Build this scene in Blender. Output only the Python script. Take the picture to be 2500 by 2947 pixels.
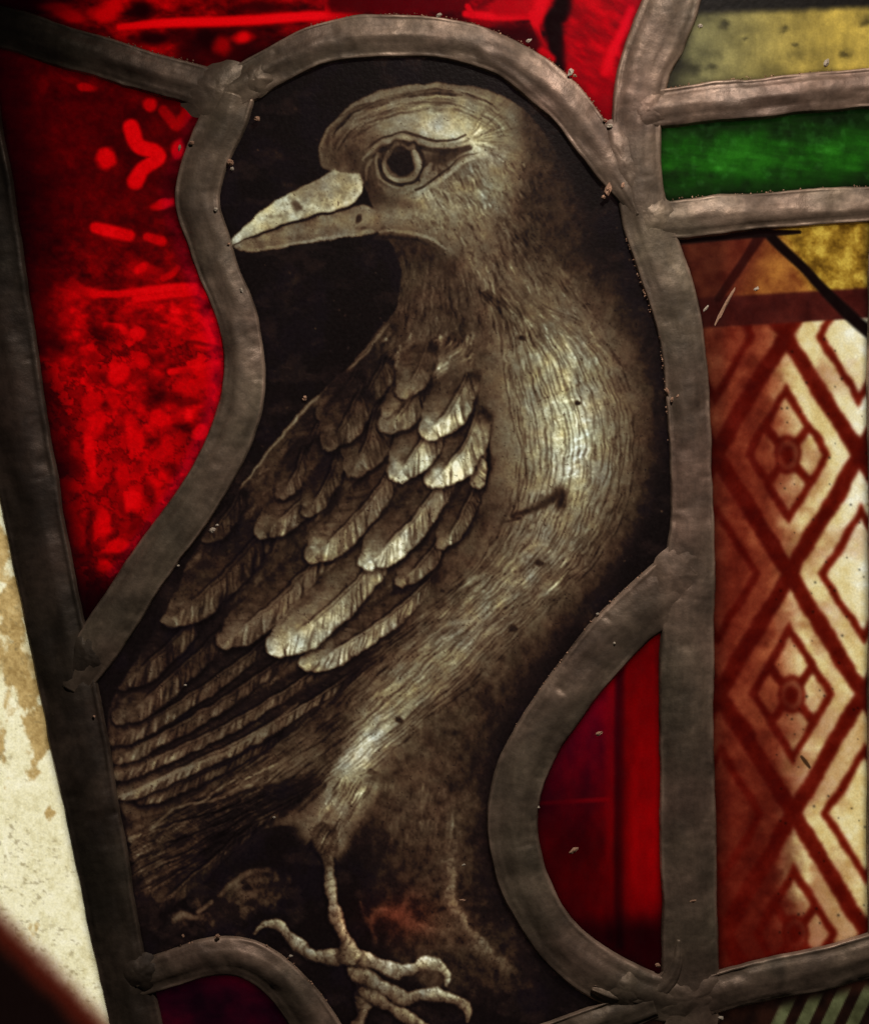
import bpy, math
import numpy as np

# ------------------------------------------------------------------ units
# The window is laid out in tenths of a millimetre on its own plane:
# x to the right, y downwards, depth d away from the viewer.
U = 1e-4
CX, CY = 1250.0, 1473.5
def W3(x, y, d=0.0):
    return ((x - CX) * U, d * U, (CY - y) * U)

scene = bpy.context.scene
for o in list(bpy.data.objects):
    bpy.data.objects.remove(o)

# ------------------------------------------------------------------ camera
cam_d = bpy.data.cameras.new('camera')
cam = bpy.data.objects.new('camera', cam_d)
scene.collection.objects.link(cam)
CAM_DIST = 0.70
cam.location = (0, -CAM_DIST, 0)
cam.rotation_euler = (math.radians(90), 0, 0)
cam_d.sensor_fit = 'VERTICAL'
cam_d.sensor_height = 24.0
cam_d.lens = 24.0 * CAM_DIST / 0.2947
cam_d.clip_start = 0.01
cam_d.clip_end = 100
scene.camera = cam

# ------------------------------------------------------------------ world (dim church interior)
world = bpy.data.worlds.new('World')
scene.world = world
world.use_nodes = True
bg = world.node_tree.nodes['Background']
bg.inputs[0].default_value = (0.9, 0.85, 0.8, 1)
bg.inputs[1].default_value = 0.012

# ------------------------------------------------------------------ lamps
def area(name, loc, target, sx, sy, power, col):
    l = bpy.data.lights.new(name, 'AREA')
    l.shape = 'RECTANGLE'
    l.size, l.size_y = sx, sy
    l.energy = power
    l.color = col
    o = bpy.data.objects.new(name, l)
    scene.collection.objects.link(o)
    o.location = loc
    dx, dy, dz = (target[i] - loc[i] for i in range(3))
    import mathutils
    o.rotation_euler = mathutils.Vector((dx, dy, dz)).to_track_quat('-Z', 'Y').to_euler()
    return o
# daylight falling on the outside of the window
area('daylight_lamp', (0.0, 0.55, 0.03), (0, 0, 0), 0.9, 0.9, 6.1, (1.0, 0.985, 0.95))
# unseen spot added up right to light the lead, its cone dimming the left
import mathutils
sp = bpy.data.lights.new('added_front_spot', 'SPOT')
sp.energy = 6.0; sp.color = (1.0, 0.86, 0.74); sp.spot_size = math.radians(60); sp.spot_blend = 0.95; sp.shadow_soft_size = 0.018
so = bpy.data.objects.new('added_front_spot', sp); scene.collection.objects.link(so)
so.location = (0.085, -0.29, 0.33)
so.rotation_euler = (mathutils.Vector((0.050, 0, 0.0)) - so.location).to_track_quat('-Z', 'Y').to_euler()

vs = scene.view_settings
scene.display_settings.display_device = 'sRGB'
vs.view_transform = 'Standard'
vs.look = 'None'
vs.exposure = 0.0
vs.gamma = 1.0
vs.use_curve_mapping = False
scene.cycles.max_bounces = 6
scene.cycles.use_denoising = True

# ------------------------------------------------------------------ numeric helpers
rng = np.random.default_rng(7)
_tab = np.random.default_rng(11).random((256, 256)).astype(np.float32)
def vnoise(x, y, seed=0):
    xi = np.floor(x).astype(np.int64); yi = np.floor(y).astype(np.int64)
    fx = (x - xi); fy = (y - yi)
    fx = fx * fx * (3 - 2 * fx); fy = fy * fy * (3 - 2 * fy)
    a = (xi + seed * 57) & 255; b = (yi + seed * 131) & 255
    a1 = (a + 1) & 255; b1 = (b + 1) & 255
    return (_tab[a, b] * (1 - fx) + _tab[a1, b] * fx) * (1 - fy) + (_tab[a, b1] * (1 - fx) + _tab[a1, b1] * fx) * fy
def fbm(x, y, seed=0, octv=4, gain=0.55):
    s = 0; a = 1.0; t = 0
    for k in range(octv):
        s = s + a * vnoise(x, y, seed + k * 7); t += a
        a *= gain; x = x * 2.03 + 17.1; y = y * 2.03 + 5.7
    return s / t                                        # 0..1, mean .5
def smooth(a, b, x):
    t = np.clip((x - a) / (b - a), 0, 1)
    return t * t * (3 - 2 * t)
def spline(P, step=8.0, closed=False):
    """Catmull-Rom through the rows of P (any number of columns), resampled about every `step`."""
    P = np.asarray(P, float)
    n = len(P)
    out = []
    rngk = range(n if closed else n - 1)
    for i in rngk:
        if closed:
            p0, p1, p2, p3 = P[(i - 1) % n], P[i], P[(i + 1) % n], P[(i + 2) % n]
        else:
            p1, p2 = P[i], P[i + 1]
            p0 = P[i - 1] if i > 0 else 2 * p1 - p2
            p3 = P[i + 2] if i + 2 < n else 2 * p2 - p1
        m = max(1, int(np.hypot(*(p2 - p1)[:2]) / step))
        t = (np.arange(m) / m)[:, None]
        out.append(0.5 * ((2 * p1) + (-p0 + p2) * t + (2 * p0 - 5 * p1 + 4 * p2 - p3) * t * t + (-p0 + 3 * p1 - 3 * p2 + p3) * t ** 3))
    if not closed:
        out.append(P[-1][None])
    return np.concatenate(out)
def Z(k, pts):
    """Tracing sheets: points measured on an enlarged sheet -> window units."""
    ox, oy, sc = {1: (600, 150, .6803), 2: (600, 900, .5102), 3: (200, 1400, .6236), 4: (1100, 900, .5102),
                  5: (300, 2200, .6236), 6: (1200, 2100, .5102), 7: (0, 550, .6734), 8: (0, 0, .5102),
                  9: (800, 0, .6803), 0: (0, 0, 1.4172)}[k]
    P = np.array(pts, float)
    P[:, 0] = ox + P[:, 0] * sc; P[:, 1] = oy + P[:, 1] * sc
    if P.shape[1] > 2:
        P[:, 2] *= sc
    return P

class Canvas:
    """A sampled sheet of glass: grid of points every s units with tone / colour arrays."""
    def __init__(c, x0, y0, x1, y1, s):
        c.x0, c.y0, c.s = x0, y0, s
        c.nx = int((x1 - x0) / s) + 1; c.ny = int((y1 - y0) / s) + 1
        c.X, c.Y = np.meshgrid(x0 + np.arange(c.nx) * s, y0 + np.arange(c.ny) * s)
        c.X = c.X.astype(np.float32); c.Y = c.Y.astype(np.float32)
        c.V = np.zeros((c.ny, c.nx), np.float32)
    def box(c, P, pad):
        a = max(0, int((P[:, 0].min() - pad - c.x0) / c.s)); b = min(c.nx, int((P[:, 0].max() + pad - c.x0) / c.s) + 2)
        e = max(0, int((P[:, 1].min() - pad - c.y0) / c.s)); f = min(c.ny, int((P[:, 1].max() + pad - c.y0) / c.s) + 2)
        if a >= b or e >= f: return None
        return (slice(e, f), slice(a, b))
    def dist(c, P, pad):
        """distance to polyline P, interpolated extra columns, arclength fraction and signed side"""
        sl = c.box(P, pad)
        if sl is None: return None
        X = c.X[sl]; Y = c.Y[sl]
        best = np.full(X.shape, 1e9, np.float32); ext = [np.zeros(X.shape, np.float32) for _ in range(P.shape[1] - 2)]
        uu = np.zeros(X.shape, np.float32); sg = np.zeros(X.shape, np.float32)
        L = np.concatenate([[0], np.cumsum(np.hypot(np.diff(P[:, 0]), np.diff(P[:, 1])))]); T = max(L[-1], 1e-6)
        for i in range(len(P) - 1):
            ax, ay = P[i, :2]; bx, by = P[i + 1, :2]
            dx, dy = bx - ax, by - ay; l2 = dx * dx + dy * dy + 1e-9
            t = np.clip(((X - ax) * dx + (Y - ay) * dy) / l2, 0, 1)
            ex = X - ax - t * dx; ey = Y - ay - t * dy
            d = ex * ex + ey * ey
            m = d < best
            best = np.where(m, d, best)
            uu = np.where(m, (L[i] + t * (L[i + 1] - L[i])) / T, uu)
            sg = np.where(m, (ex * dy - ey * dx) / math.sqrt(l2), sg)
            for k in range(len(ext)):
                ext[k] = np.where(m, P[i, k + 2] + t * (P[i + 1, k + 2] - P[i, k + 2]), ext[k])
        return sl, np.sqrt(best), ext, uu, sg
    def poly(c, P, soft=0.0):
        """filled polygon coverage (full-size array)"""
        P = np.asarray(P, float)
        m = np.zeros(c.X.shape, bool)
        sl = c.box(P, 4)
        if sl is None: return m.astype(np.float32)
        X = c.X[sl]; Y = c.Y[sl]; q = np.zeros(X.shape, bool)
        n = len(P)
        for i in range(n):
            x1, y1 = P[i, :2]; x2, y2 = P[(i + 1) % n, :2]
            if y1 == y2: continue
            cond = (Y >= min(y1, y2)) & (Y < max(y1, y2))
            q ^= cond & (X < (x2 - x1) * (Y - y1) / (y2 - y1) + x1)
        m[sl] = q
        m = m.astype(np.float32)
        return blur(m, soft / c.s) if soft > 0 else m
    # tonal operations -------------------------------------------------
    def glow(c, P, op='max', k=1.0, cols=4):
        """soft band through rows (x, y, halfwidth, tone)"""
        P = np.asarray(P, float)
        S = spline(P, 25) if len(P) > 2 else P
        r = c.dist(S, S[:, 2].max() * 2.4)
        if r is None: return
        sl, d, (hw, v), u, sg = r
        g = np.exp(-(d / np.maximum(hw, 1)) ** 2) * k
        V = c.V[sl]
        if op == 'max': c.V[sl] = np.maximum(V, v * g + V * (1 - g))
        elif op == 'over': c.V[sl] = V * (1 - g) + v * g
        elif op == 'mul': c.V[sl] = V * (1 + (v - 1) * g)
        elif op == 'add': c.V[sl] = V + v * g
    def line(c, P, op='over', soft=0.35, a=1.0, curve=True, step=6):
        """hard stroke through rows (x, y, halfwidth, tone)"""
        P = np.asarray(P, float)
        S = spline(P, step) if (curve and len(P) > 2) else P
        r = c.dist(S, S[:, 2].max() * 1.3 + 2 * c.s)
        if r is None: return
        sl, d, (hw, v), u, sg = r
        hw = np.maximum(hw, 0.5)
        w = np.maximum(hw * soft, 0.6 * c.s)
        g = (1 - smooth(hw - w, hw + w, d)) * a
        V = c.V[sl]
        if op == 'over': c.V[sl] = V * (1 - g) + v * g
        elif op == 'mul': c.V[sl] = V * (1 + (v - 1) * g)
        elif op == 'max': c.V[sl] = np.maximum(V, V * (1 - g) + v * g)
        elif op == 'add': c.V[sl] = V + v * g
        return sl, g
def blur(a, sig):
    if sig < 0.3: return a
    r = int(3 * sig) + 1
    k = np.exp(-0.5 * (np.arange(-r, r + 1) / sig) ** 2); k /= k.sum()
    p = np.pad(a, ((r, r), (0, 0)), mode='edge'); o = np.zeros_like(a)
    for i, w in enumerate(k): o += w * p[i:i + a.shape[0]]
    p = np.pad(o, ((0, 0), (r, r)), mode='edge'); o2 = np.zeros_like(a)
    for i, w in enumerate(k): o2 += w * p[:, i:i + a.shape[1]]
    return o2
def ramp(V, stops):
    xs = [s[0] for s in stops]; C = np.array([s[1] for s in stops], float) / 255.0
    return np.stack([np.interp(V, xs, C[:, k]) for k in range(3)], -1)
def lin(c):
    c = np.clip(c, 0, 1)
    return np.where(c <= 0.04045, c / 12.92, ((c + 0.055) / 1.055) ** 2.4)

# ------------------------------------------------------------------ materials
def glass_material(name, gloss=0.10, rough=0.25, body=(0.05, 0.04, 0.035), bump=0.15, bscale=900):
    """Stained / painted glass: light from outside scattered through the colour, a faint sheen and dust on the face."""
    m = bpy.data.materials.new(name); m.use_nodes = True
    nt = m.node_tree; nt.nodes.clear()
    N = nt.nodes.new; Lk = nt.links.new
    out = N('ShaderNodeOutputMaterial')
    at = N('ShaderNodeAttribute'); at.attribute_name = 'paint'
    tr = N('ShaderNodeBsdfTranslucent')
    df = N('ShaderNodeBsdfDiffuse')
    gl = N('ShaderNodeBsdfGlossy'); gl.inputs['Roughness'].default_value = rough
    gl.inputs['Color'].default_value = (1, 1, 1, 1)
    tc = N('ShaderNodeTexCoord'); no = N('ShaderNodeTexNoise')
    no.inputs['Scale'].default_value = bscale; no.inputs['Detail'].default_value = 5
    Lk(tc.outputs['Object'], no.inputs['Vector'])
    # fine grain in the paint
    mr = N('ShaderNodeMapRange'); mr.inputs[1].default_value = 0.25; mr.inputs[2].default_value = 0.75
    mr.inputs[3].default_value = 0.86; mr.inputs[4].default_value = 1.12
    no2 = N('ShaderNodeTexNoise'); no2.inputs['Scale'].default_value = 1600; no2.inputs['Detail'].default_value = 3
    Lk(tc.outputs['Object'], no2.inputs['Vector']); Lk(no2.outputs['Fac'], mr.inputs[0])
    mx = N('ShaderNodeVectorMath'); mx.operation = 'SCALE'
    Lk(at.outputs['Color'], mx.inputs[0]); Lk(mr.outputs[0], mx.inputs['Scale'])
    Lk(mx.outputs[0], tr.inputs['Color'])
    # dusty paint film
    cr = N('ShaderNodeMapRange'); cr.inputs[1].default_value = 0.4; cr.inputs[2].default_value = 0.75
    cr.inputs[3].default_value = 0.5; cr.inputs[4].default_value = 1.6
    Lk(no.outputs['Fac'], cr.inputs[0])
    bs = N('ShaderNodeVectorMath'); bs.operation = 'SCALE'; bs.inputs[0].default_value = body
    Lk(cr.outputs[0], bs.inputs['Scale']); Lk(bs.outputs[0], df.inputs['Color'])
    bp = N('ShaderNodeBump'); bp.inputs['Strength'].default_value = bump; bp.inputs['Distance'].default_value = 0.0004
    Lk(no.outputs['Fac'], bp.inputs['Height']); Lk(bp.outputs[0], gl.inputs['Normal'])
    ad = N('ShaderNodeAddShader'); Lk(tr.outputs[0], ad.inputs[0]); Lk(df.outputs[0], ad.inputs[1])
    fr = N('ShaderNodeFresnel'); fr.inputs['IOR'].default_value = 1.5
    ml = N('ShaderNodeMath'); ml.operation = 'MULTIPLY'; ml.inputs[1].default_value = gloss * 10
    ml.use_clamp = True
    Lk(fr.outputs[0], ml.inputs[0])
    mix = N('ShaderNodeMixShader'); Lk(ml.outputs[0], mix.inputs[0]); Lk(ad.outputs[0], mix.inputs[1]); Lk(gl.outputs[0], mix.inputs[2])
    Lk(mix.outputs[0], out.inputs['Surface'])
    return m
def clear_material():
    m = bpy.data.materials.new('clear_glass_body'); m.use_nodes = True
    nt = m.node_tree; nt.nodes.clear()
    out = nt.nodes.new('ShaderNodeOutputMaterial'); t = nt.nodes.new('ShaderNodeBsdfTransparent')
    t.inputs[0].default_value = (0.98, 0.99, 0.98, 1)
    nt.links.new(t.outputs[0], out.inputs['Surface'])
    return m
def lead_material(name, tone=1.0, solder=False):
    m = bpy.data.materials.new(name); m.use_nodes = True
    nt = m.node_tree; p = nt.nodes['Principled BSDF']; N = nt.nodes.new; Lk = nt.links.new
    tc = N('ShaderNodeTexCoord')
    n1 = N('ShaderNodeTexNoise'); n1.inputs['Scale'].default_value = 70; n1.inputs['Detail'].default_value = 8; n1.inputs['Roughness'].default_value = 0.65
    n2 = N('ShaderNodeTexNoise'); n2.inputs['Scale'].default_value = 420; n2.inputs['Detail'].default_value = 6; n2.inputs['Roughness'].default_value = 0.7
    n3 = N('ShaderNodeTexNoise'); n3.inputs['Scale'].default_value = 22; n3.inputs['Detail'].default_value = 3
    for n in (n1, n2, n3): Lk(tc.outputs['Object'], n.inputs['Vector'])
    r1 = N('ShaderNodeValToRGB'); e = r1.color_ramp.elements
    k = tone
    e[0].position = 0.30; e[0].color = (0.108 * k, 0.085 * k, 0.068 * k, 1)
    e[1].position = 0.72; e[1].color = (0.24 * k, 0.195 * k, 0.165 * k, 1)
    x = r1.color_ramp.elements.new(0.52); x.color = (0.168 * k, 0.136 * k, 0.112 * k, 1)
    Lk(n1.outputs['Fac'], r1.inputs[0])
    r3 = N('ShaderNodeValToRGB'); e = r3.color_ramp.elements         # pinkish / olive oxidation
    e[0].position = 0.35; e[0].color = (1.0, 0.99, 0.84, 1); e[1].position = 0.68; e[1].color = (1.18, 0.95, 0.88, 1)
    Lk(n3.outputs['Fac'], r3.inputs[0])
    mu = N('ShaderNodeMix'); mu.data_type = 'RGBA'; mu.blend_type = 'MULTIPLY'; mu.inputs[0].default_value = 1
    Lk(r1.outputs[0], mu.inputs[6]); Lk(r3.outputs[0], mu.inputs[7])
    r2 = N('ShaderNodeMapRange'); r2.inputs[1].default_value = 0.3; r2.inputs[2].default_value = 0.7; r2.inputs[3].default_value = 0.74; r2.inputs[4].default_value = 1.24
    Lk(n2.outputs['Fac'], r2.inputs[0])
    # drawing marks along the strip (attribute: distance along, position across)
    ca = N('ShaderNodeAttribute'); ca.attribute_name = 'strip'
    ms = N('ShaderNodeVectorMath'); ms.operation = 'MULTIPLY'; ms.inputs[1].default_value = (0.22, 3.2, 1.0); Lk(ca.outputs['Vector'], ms.inputs[0])
    ns = N('ShaderNodeTexNoise'); ns.inputs['Scale'].default_value = 1.0; ns.inputs['Detail'].default_value = 5; ns.inputs['Roughness'].default_value = 0.7
    Lk(ms.outputs[0], ns.inputs['Vector'])
    rs = N('ShaderNodeMapRange'); rs.inputs[1].default_value = 0.3; rs.inputs[2].default_value = 0.7; rs.inputs[3].default_value = 0.82; rs.inputs[4].default_value = 1.16
    Lk(ns.outputs['Fac'], rs.inputs[0])
    mm = N('ShaderNodeMath'); mm.operation = 'MULTIPLY'; Lk(r2.outputs[0], mm.inputs[0]); Lk(rs.outputs[0], mm.inputs[1])
    sc = N('ShaderNodeVectorMath'); sc.operation = 'SCALE'
    Lk(mu.outputs[2], sc.inputs[0]); Lk(mm.outputs[0], sc.inputs['Scale'])
    # paler, pinkish rims: bright edge highlights put into the lead colour
    sx = N('ShaderNodeSeparateXYZ'); Lk(ca.outputs['Vector'], sx.inputs[0])
    ab = N('ShaderNodeMath'); ab.operation = 'ABSOLUTE'; Lk(sx.outputs[1], ab.inputs[0])
    rr = N('ShaderNodeMapRange'); rr.interpolation_type = 'SMOOTHSTEP'; rr.inputs[1].default_value = 0.80; rr.inputs[2].default_value = 0.95; Lk(ab.outputs[0], rr.inputs[0])
    rn = N('ShaderNodeMapRange'); rn.inputs[1].default_value = 0.38; rn.inputs[2].default_value = 0.62; Lk(n1.outputs['Fac'], rn.inputs[0])
    rm = N('ShaderNodeMath'); rm.operation = 'MULTIPLY'; Lk(rr.outputs[0], rm.inputs[0]); Lk(rn.outputs[0], rm.inputs[1])
    mw = N('ShaderNodeMix'); mw.data_type = 'RGBA'; Lk(rm.outputs[0], mw.inputs[0])
    Lk(sc.outputs[0], mw.inputs[6]); mw.inputs[7].default_value = (0.40 * k, 0.29 * k, 0.22 * k, 1)
    n4 = N('ShaderNodeTexNoise'); n4.inputs['Scale'].default_value = 42; n4.inputs['Detail'].default_value = 4; n4.inputs['Distortion'].default_value = 1.2
    Lk(tc.outputs['Object'], n4.inputs['Vector'])
    r4 = N('ShaderNodeMapRange'); r4.inputs[1].default_value = 0.40; r4.inputs[2].default_value = 0.60; r4.inputs[3].default_value = 0.62; r4.inputs[4].default_value = 1.15; Lk(n4.outputs['Fac'], r4.inputs[0])
    s4 = N('ShaderNodeVectorMath'); s4.operation = 'SCALE'; Lk(mw.outputs[2], s4.inputs[0]); Lk(r4.outputs[0], s4.inputs['Scale'])
    Lk(s4.outputs[0], p.inputs['Base Color'])
    rq = N('ShaderNodeMapRange'); rq.inputs[1].default_value = 0.35; rq.inputs[2].default_value = 0.65; rq.inputs[3].default_value = 0.66; rq.inputs[4].default_value = 0.40; Lk(n1.outputs['Fac'], rq.inputs[0])
    Lk(rq.outputs[0], p.inputs['Roughness'])
    p.inputs['Metallic'].default_value = 0.35
    p.inputs['Roughness'].default_value = 0.5 if not solder else 0.4
    b = N('ShaderNodeBump'); b.inputs['Strength'].default_value = 0.5; b.inputs['Distance'].default_value = 0.0003
    ad = N('ShaderNodeMath'); ad.operation = 'MULTIPLY_ADD'; ad.inputs[1].default_value = 1.6
    Lk(n1.outputs['Fac'], ad.inputs[0]); Lk(n2.outputs['Fac'], ad.inputs[2])
    Lk(ad.outputs[0], b.inputs['Height']); Lk(b.outputs[0], p.inputs['Normal'])
    return m
def plain_material(name, col, rough=0.8):
    m = bpy.data.materials.new(name); m.use_nodes = True
    nt = m.node_tree; p = nt.nodes['Principled BSDF']
    n = nt.nodes.new('ShaderNodeTexNoise'); n.inputs['Scale'].default_value = 2500
    r = nt.nodes.new('ShaderNodeValToRGB')
    r.color_ramp.elements[0].position = .3; r.color_ramp.elements[0].color = tuple(c * .6 for c in col) + (1,)
    r.color_ramp.elements[1].position = .7; r.color_ramp.elements[1].color = tuple(col) + (1,)
    tc = nt.nodes.new('ShaderNodeTexCoord')
    nt.links.new(tc.outputs['Object'], n.inputs['Vector']); nt.links.new(n.outputs['Fac'], r.inputs[0])
    nt.links.new(r.outputs[0], p.inputs['Base Color'])
    p.inputs['Roughness'].default_value = rough
    return m
M_PAINT = glass_material('painted_crow_glass', gloss=0.02, rough=0.35, body=(0.004, 0.003, 0.003), bump=0.25)
M_GLASS = glass_material('coloured_glass', gloss=0.015, rough=0.22, body=(0.0025, 0.002, 0.002), bump=0.12, bscale=300)
M_DUSTY = glass_material('dusty_glass', gloss=0.02, rough=0.4, body=(0.006, 0.005, 0.004), bump=0.2, bscale=600)
M_CLEAR = clear_material()
M_LEAD = lead_material('weathered_lead')
M_BAR = lead_material('vignetted_lead', 0.38)  # same lead toned down: the left-hand vignette put into its colour
M_SOLDER = lead_material('old_solder', 1.15, True)
M_CRUMB_W = plain_material('pale_putty', (0.62, 0.55, 0.45))
M_CRUMB_P = plain_material('pink_putty', (0.50, 0.30, 0.20))

# ------------------------------------------------------------------ scene tree
def link(o, parent=None):
    scene.collection.objects.link(o)
    if parent is not None: o.parent = parent
    return o
window = link(bpy.data.objects.new('stained_glass_window', None))
window['label'] = 'old leaded stained glass window panel with a painted crow between red panes'
window['category'] = 'stained glass'
window['kind'] = 'thing'

def mesh_from(name, verts, quads, mats, midx=None, cols=None, smooth_=True, tris=None):
    me = bpy.data.meshes.new(name)
    verts = np.asarray(verts, np.float32)
    me.vertices.add(len(verts)); me.vertices.foreach_set('co', verts.ravel())
    quads = np.asarray(quads, np.int32).reshape(-1, 4)
    nt = 0 if tris is None else len(tris)
    nq = len(quads)
    lv = quads.ravel()
    ls = np.arange(nq) * 4
    if nt:
        tris = np.asarray(tris, np.int32).reshape(-1, 3)
        lv = np.concatenate([lv, tris.ravel()]); ls = np.concatenate([ls, nq * 4 + np.arange(nt) * 3])
    me.loops.add(len(lv)); me.loops.foreach_set('vertex_index', lv.astype(np.int32))
    me.polygons.add(nq + nt); me.polygons.foreach_set('loop_start', ls.astype(np.int32))
    me.polygons.foreach_set('use_smooth', np.full(nq + nt, smooth_))
    for m in mats: me.materials.append(m)
    if midx is not None: me.polygons.foreach_set('material_index', np.asarray(midx, np.int32))
    me.update(calc_edges=True); me.validate()
    if cols is not None:
        ca = me.color_attributes.new('paint', 'FLOAT_COLOR', 'POINT')
        c4 = np.ones((len(verts), 4), np.float32); c4[:, :3] = cols
        ca.data.foreach_set('color', c4.ravel())
    return me

GLASS_T = 18.0                                          # thin old glass
def grid_mesh(name, cv, mask, rgb, mat, slab=None, relief=None):
    """front face of a pane (or of one painted piece of it): every grid cell inside mask; slab = outline for the body behind"""
    q = mask[:-1, :-1]
    jj, ii = np.nonzero(q)
    if len(jj) == 0: return None
    a = jj * cv.nx + ii
    quads = np.stack([a, a + cv.nx, a + cv.nx + 1, a + 1], 1)
    used, inv = np.unique(quads, return_inverse=True)
    quads = inv.reshape(-1, 4)
    x = cv.X.ravel()[used]; y = cv.Y.ravel()[used]
    d = (relief.ravel()[used] if relief is not None else np.zeros(len(used)))
    v = np.stack([(x - CX) * U, d * U, (CY - y) * U], 1)
    col = lin(rgb.reshape(-1, 3)[used])
    midx = np.zeros(len(quads), np.int32); mats = [mat]
    tris = None
    if slab is not None:
        S = np.asarray(slab, float); n = len(S); b = len(v)
        f = np.stack([(S[:, 0] - CX) * U, np.full(n, 3 * U), (CY - S[:, 1]) * U], 1)
        r = f.copy(); r[:, 1] = GLASS_T * U
        v = np.concatenate([v, f, r]); col = np.concatenate([col, np.ones((2 * n, 3)) * .5])
        k = np.arange(n); k2 = (k + 1) % n
        sides = np.stack([b + k, b + k2, b + n + k2, b + n + k], 1)
        quads = np.concatenate([quads, sides])
        import mathutils
        tri = mathutils.geometry.tessellate_polygon([[mathutils.Vector((p[0], p[2], 0)) for p in r]])
        tris = np.array(tri) + b + n
        midx = np.concatenate([midx, np.ones(n + len(tris), np.int32)]); mats = [mat, M_CLEAR]
    return mesh_from(name, v, quads, mats, midx, col, True, tris)

def part(name, me, parent, label=None, kind=None):
    o = link(bpy.data.objects.new(name, me), parent)
    if label: o['label'] = label
    if kind: o['kind'] = kind
    return o

# ------------------------------------------------------------------ lead cames
# rows: x, y, width
CAMES = {
 'thick_bar': ([(-200,-350,190),(-140,100,205),(-64,550,212),(-8,900,202),(54,1257,186),(120,1600,175),(182,1900,174),(241,2200,168),(290,2450,155),(335,2700,146),(392,2947,152),(430,3120,150),(470,3300,150)],
     'broad dark lead bar running down beside the pale pane'),
 'top_left': ([(-350,-20,118),(-150,32,118),(0,76,120),(140,120,122),(280,162,122),(434,210,120),(540,240,122),(640,268,122)],
     'lead strip sloping down to the joint beside the crow\'s arch'),
 'arch': ([(640,275,118),(700,245,118),(785,195,118),(909,133,124),(1020,110,126),(1140,105,127),(1269,112,122),(1360,132,119),(1452,166,116),(1525,212,126),(1598,272,132),(1655,335,126),(1712,412,124),(1762,485,112),(1802,550,84),(1836,620,50)],
     'arched lead strip curving over the crow\'s head'),
 's_curve': ([(665,270,140),(640,350,138),(605,430,130),(577,510,130),(568,588,129),(601,695,125),(633,792,122),(673,887,118),(697,985,121),(704,1082,124),(690,1185,128),(648,1292,128),(592,1400,125),(526,1500,124),(455,1595,128),(388,1695,130),(317,1800,130),(255,1895,126),(205,1985,96)],
     'wavy lead strip between the crow\'s beak and the red pane'),
 'right_upright': ([(1970,-350,170),(1945,-120,170),(1930,0,168),(1893,100,168),(1852,200,152),(1832,320,146),(1832,450,136),(1842,560,140),(1866,660,146),(1900,760,148),(1930,850,148),(1957,960,132),(1974,1100,130),(1986,1300,122),(1990,1500,128),(1980,1650,150),(1976,1800,156),(1973,2150,158),(1980,2457,162),(1985,2712,164),(1986,2850,160),(1990,3100,160),(2000,3300,160)],
     'long upright lead strip behind the crow\'s back'),
 'green_upper': ([(1850,322,110),(2000,300,118),(2180,284,120),(2340,267,118),(2500,256,118),(2850,235,118)],
     'lead strip between the olive and green panes'),
 'green_lower': ([(1860,640,100),(1980,628,118),(2157,612,112),(2340,598,108),(2500,588,106),(2850,570,106)],
     'lead strip under the green pane'),
 'lower_loop': ([(1985,1630,150),(1900,1715,170),(1800,1800,160),(1692,1920,150),(1606,2035,150),(1522,2170,150),(1474,2331,146),(1488,2480,146),(1540,2608,143),(1615,2718,144),(1722,2800,150),(1850,2858,140),(1990,2890,120)],
     'bulging lead loop around the dark red pane'),
 'lower_right': ([(1985,2880,110),(2100,2842,118),(2232,2810,124),(2378,2783,130),(2500,2750,130),(2850,2660,130)],
     'lead strip under the diamond patterned pane'),
 'lower_left_curve': ([(390,2822,100),(480,2790,105),(560,2764,108),(630,2752,112),(700,2756,114),(770,2790,118),(835,2850,124),(895,2930,130),(950,3020,135),(1030,3160,135),(1100,3300,135)],
     'curved lead strip below the crow\'s tail'),
 'lower_middle': ([(1880,2885,90),(1760,2925,100),(1640,2968,100),(1500,3020,100),(1300,3120,100),(1080,3260,100)],
     'lead strip rising to the joint under the dark red pane'),
 'right_edge': ([(2560,560,110),(2550,800,110),(2548,1100,112),(2552,1500,110),(2548,2000,112),(2552,2400,120),(2550,2760,110)],
     'lead strip along the far side of the diamond patterned pane'),
}
CAME_H = 30.0
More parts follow.
